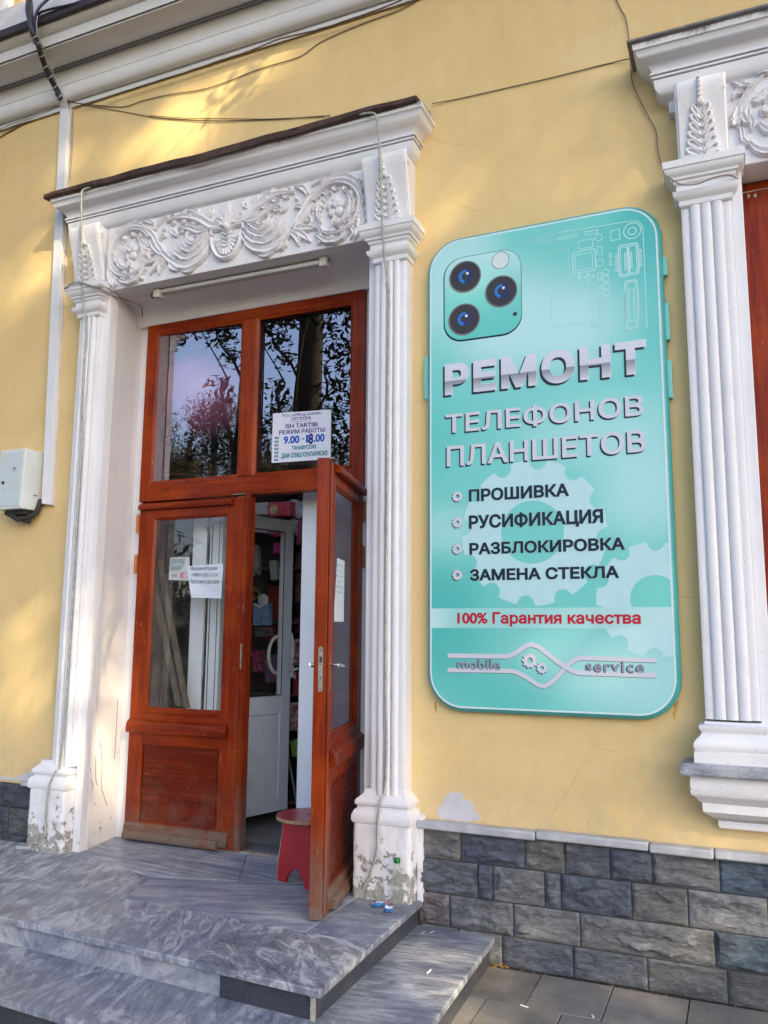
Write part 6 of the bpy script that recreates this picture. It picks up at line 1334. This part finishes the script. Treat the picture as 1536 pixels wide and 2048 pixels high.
def tree(name, label, base, H, r0, clusters, leafsize, mat, n_per, seed, limbs=True, aspect=.42, grp=None, droop=.3, reject=None):
    t = thing(name, label, 'tree', (base.x, base.y, 0), grp); rr = random.Random(seed)
    m = MB(); P = [Vector((base.x, base.y, 0))]+[Vector((base.x+.04*H*math.sin(k*.9+seed)*.3, base.y+.04*H*math.cos(k*.7)*.2, H*k/6)) for k in range(1, 7)]
    m.tube(cat_rom(P, 4), [r0*(1.25 if i == 0 else 1-.55*i/24) for i in range(25)], 12); m.build('trunk', BARK, t, smooth=60)
    pts = []; bm2 = MB()
    for ic, (c, rad) in enumerate(clusters):
        c = Vector(c); z0 = min(max(c.z-.8-rr.random()*2.0, 1.8), H*.95); o = Vector((base.x, base.y, z0)); dd_ = (c-o).length; j_ = lambda k: Vector((rr.gauss(0, k), rr.gauss(0, k), rr.gauss(0, k)))*dd_; q1, q2 = o.lerp(c, .35)+j_(.07)+Vector((0, 0, .12*dd_)), o.lerp(c, .7)+j_(.08)+Vector((0, 0, .1*dd_)); (limbs or c.z > 7.5 or ic % 6 == 0) and bm2.tube(cat_rom([o, q1, q2, c], 3), [max(.004, min(r0*.16, .014*dd_+.006)*(1-i/10.5)) for i in range(10)], 5)
        for k in range(max(4, int(n_per*rad*rad))):
            d = Vector((rr.gauss(0, 1), rr.gauss(0, 1), rr.gauss(0, .8))).normalized()*rad*(rr.random()**.45); q = c+d
            if reject and reject(q): continue
            pts.append(q)
    bm2.build('limb', BARK, t, smooth=60); leaf_mesh('crown', pts, leafsize, mat, t, seed, aspect, droop=droop); return t
# the tree whose trunk shows in the right transom pane
TB = mirror_pt(602, 700, -5.0); cl = []
rr = random.Random(77)
for (px, py, dd, rad) in ((545, 625, -4.6, .45), (552, 680, -4.4, .32), (570, 720, -4.6, .25), (640, 650, -4.8, .30), (668, 690, -4.4, .30), (690, 640, -4.2, .32), (705, 690, -4.3, .3), (680, 740, -4.8, .35), (650, 780, -4.4, .30), (700, 800, -4.3, .4), (690, 860, -4.6, .5), (670, 900, -4.4, .4),
                         (545, 770, -4.3, .22), (560, 800, -4.6, .28), (535, 850, -4.8, .4), (540, 900, -5.5, .5), (345, 672, -4.2, .28), (372, 660, -4.3, .26), (400, 655, -4.3, .24), (430, 648, -4.2, .22), (455, 640, -4.3, .24), (342, 690, -4.2, .14), (640, 840, -6, .4), (600, 900, -6.5, .6), (680, 610, -4.6, .3), (640, 600, -4.5, .35), (575, 600, -4.5, .3), (470, 625, -4.4, .3), (380, 630, -4.4, .35)):
    cl.append((mirror_pt(px, py, dd), rad))
for k in range(34): a = rr.uniform(0, 6.28); q_ = rr.random()**.5; cl.append((Vector((TB.x+1.2+3.6*math.cos(a)*q_, -4.4+2.3*math.sin(a)*q_, rr.uniform(8.6, 11.0))), rr.uniform(.7, 1.1)))  # high crown clusters added out of view to darken the left wall
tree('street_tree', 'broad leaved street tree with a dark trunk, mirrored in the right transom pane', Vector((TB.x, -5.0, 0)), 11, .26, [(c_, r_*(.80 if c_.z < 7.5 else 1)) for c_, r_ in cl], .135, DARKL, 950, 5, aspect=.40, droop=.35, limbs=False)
# pines further off
for k, (px, py, dd, hh, lab) in enumerate(((430, 790, -19, 1.9, 'bushy pine with sunlit top, mirrored in the left transom pane'), (330, 820, -17, 1.6, 'pine at the edge of the left transom pane reflection'), (380, 880, -16, 2.2, 'lower dense pine in front of the tall one'), (470, 860, -18, 2.2, 'pine right of the bushy one'), (560, 880, -20, 2.2, 'far pine behind the street tree trunk'), (680, 900, -18, 2.4, 'far pine right of the street tree trunk'))):
    top = mirror_pt(px, py-25, dd); rr = random.Random(200+k); cl = []
    for q in range(26):
        f = rr.random(); z = top.z-1.0-f*(top.z-1.6)*.85; w_ = .5+hh*(1.05*f+.1)*.85; a = rr.uniform(0, 6.28); cl.append((Vector((top.x+w_*math.cos(a)*rr.random()**.5, top.y+w_*math.sin(a)*.8*rr.random()**.5, z)), rr.uniform(.45, .85)))
    tree('pine_tree', lab, Vector((top.x, top.y, 0)), top.z*.92, .2, cl, .15, NEED, 1700, 300+k, aspect=.20, grp='pines mirrored in the transom', droop=-.4)
# a dense row of trees and a hedge closing the view behind the photographer
hm = MB(); rr = random.Random(55)
HG = thing('hedge', 'tall dark hedge far across the street seen only in the panes', 'hedge', (-14, -24, 0))
pts = [Vector((rr.uniform(-34, 6), -24+rr.gauss(0, .9), abs(rr.gauss(2.2, 1.7)))) for _ in range(9000)]; leaf_mesh('foliage', pts, .55, BROAD, HG, 9)
hm.box(-34, 6, -25.2, -24.6, 0, 3.2); hm.build('woody_core', plain('dark_twigs', (.02, .025, .012), .9, var=.5), HG, smooth=None)
# the trees between sun and wall; their gaps let the warm patches through
GAPS = [((128, 345), (118, 300), (150, 290), (210, 285), (290, 245), (350, 170), (420, 150), (520, 95), (590, 100), (545, 150), (500, 185), (440, 215), (425, 240), (470, 240), (440, 290), (350, 320), (250, 345)),
        ((95, 330), (118, 325), (116, 400), (95, 430), (70, 420)), ((60, 470), (110, 430), (112, 520), (60, 545)),
        ((350, 0), (500, -30), (540, 60), (440, 90), (370, 110)),
        ((0, 1225), (110, 1180), (110, 1370), (60, 1500), (0, 1500)),
        ((0, 560), (70, 520), (60, 600), (0, 650))]
GW = [[(W(a, b, -.02).x, W(a, b, -.02).z) for a, b in g] for g in GAPS]
GW.append([(-4.3, .5), (-3.55, .45), (-3.5, 1.9), (-3.9, 2.3), (-4.25, 1.8)])
GW.append([(-3.9, -.9), (-2.9, -.75), (-3.1, .25), (-3.9, .3)])
def inpoly(p, P):
    c = False
    for i in range(len(P)):
        a, b = P[i], P[i-1]
        if (a[1] > p[1]) != (b[1] > p[1]) and p[0] < (b[0]-a[0])*(p[1]-a[1])/(b[1]-a[1])+a[0]: c = not c
    return c
def rejected(q):
    t = q.y/SDIR.y; h = q-SDIR*t; p = (h.x, h.z)
    r = (math.sin(q.x*57.3+q.z*91.7+q.y*33.1)*43758.5453) % 1.0
    return (r > .04 and any(inpoly(p, P) for P in GW[:-1])) or (r > .5 and inpoly(p, GW[-1]))
for k, (dist, off, n, lab) in enumerate(((22, -2.2, 0, 'dense shade tree nearest the sun side'), (24, 1.8, 0, 'second dense shade tree beside it'), (23, 5.6, 0, 'third dense shade tree further right'))):
    ce = Vector((-2.3, 0, 3.0))+SDIR*dist+Vector((SDIR.y, -SDIR.x, 0)).normalized()*-off; rr = random.Random(400+k); cl = []
    for q in range(80):
        d = Vector((rr.gauss(0, 1), rr.gauss(0, 1), rr.gauss(0, 1))).normalized()*(rr.random()**.4); cl.append((ce+Vector((d.x*3.4, d.y*3.4, d.z*4.0)), rr.uniform(.6, 1.0)))
    tree('shade_tree', lab+' that shades the shopfront', Vector((ce.x, ce.y, 0)), ce.z+2, .3, cl, .26, BROAD, 340, 500+k, aspect=.6, grp='shade trees across the pavement', reject=rejected)
cl = []; rr = random.Random(91)
for k in range(40): a = rr.uniform(0, 6.28); q_ = rr.random()**.5; cl.append((Vector((-10.2+2.6*math.cos(a)*q_, -3.6+2.4*math.sin(a)*q_, rr.uniform(3.2, 10.5))), rr.uniform(.7, 1.1)))
tree('street_tree', 'unseen broad leaved tree added far left to darken that end of the wall', Vector((-10.2, -3.6, 0)), 10, .24, cl, .2, BROAD, 420, 93, droop=.6)  # unseen tree added to cut the skylight on the left wall
# a light twig closer to the wall throws the sharp leaf shadows
tw = []; rr = random.Random(12)
for (px, py, r_) in ((470, 175, .16), (495, 150, .14), (455, 205, .12), (520, 120, .16), (420, 190, .06)):
    h = W(px, py, 0); tw.append((h+SDIR*3.6, r_))
tree('young_tree', 'slim young tree whose twigs reach towards the wall', Vector((1.2, -3.0, 0)) if 0 else Vector((tw[0][0].x+.9, tw[0][0].y-1.3, 0)), 7.0, .05, tw, .10, BROAD, 700, 15, droop=.5)
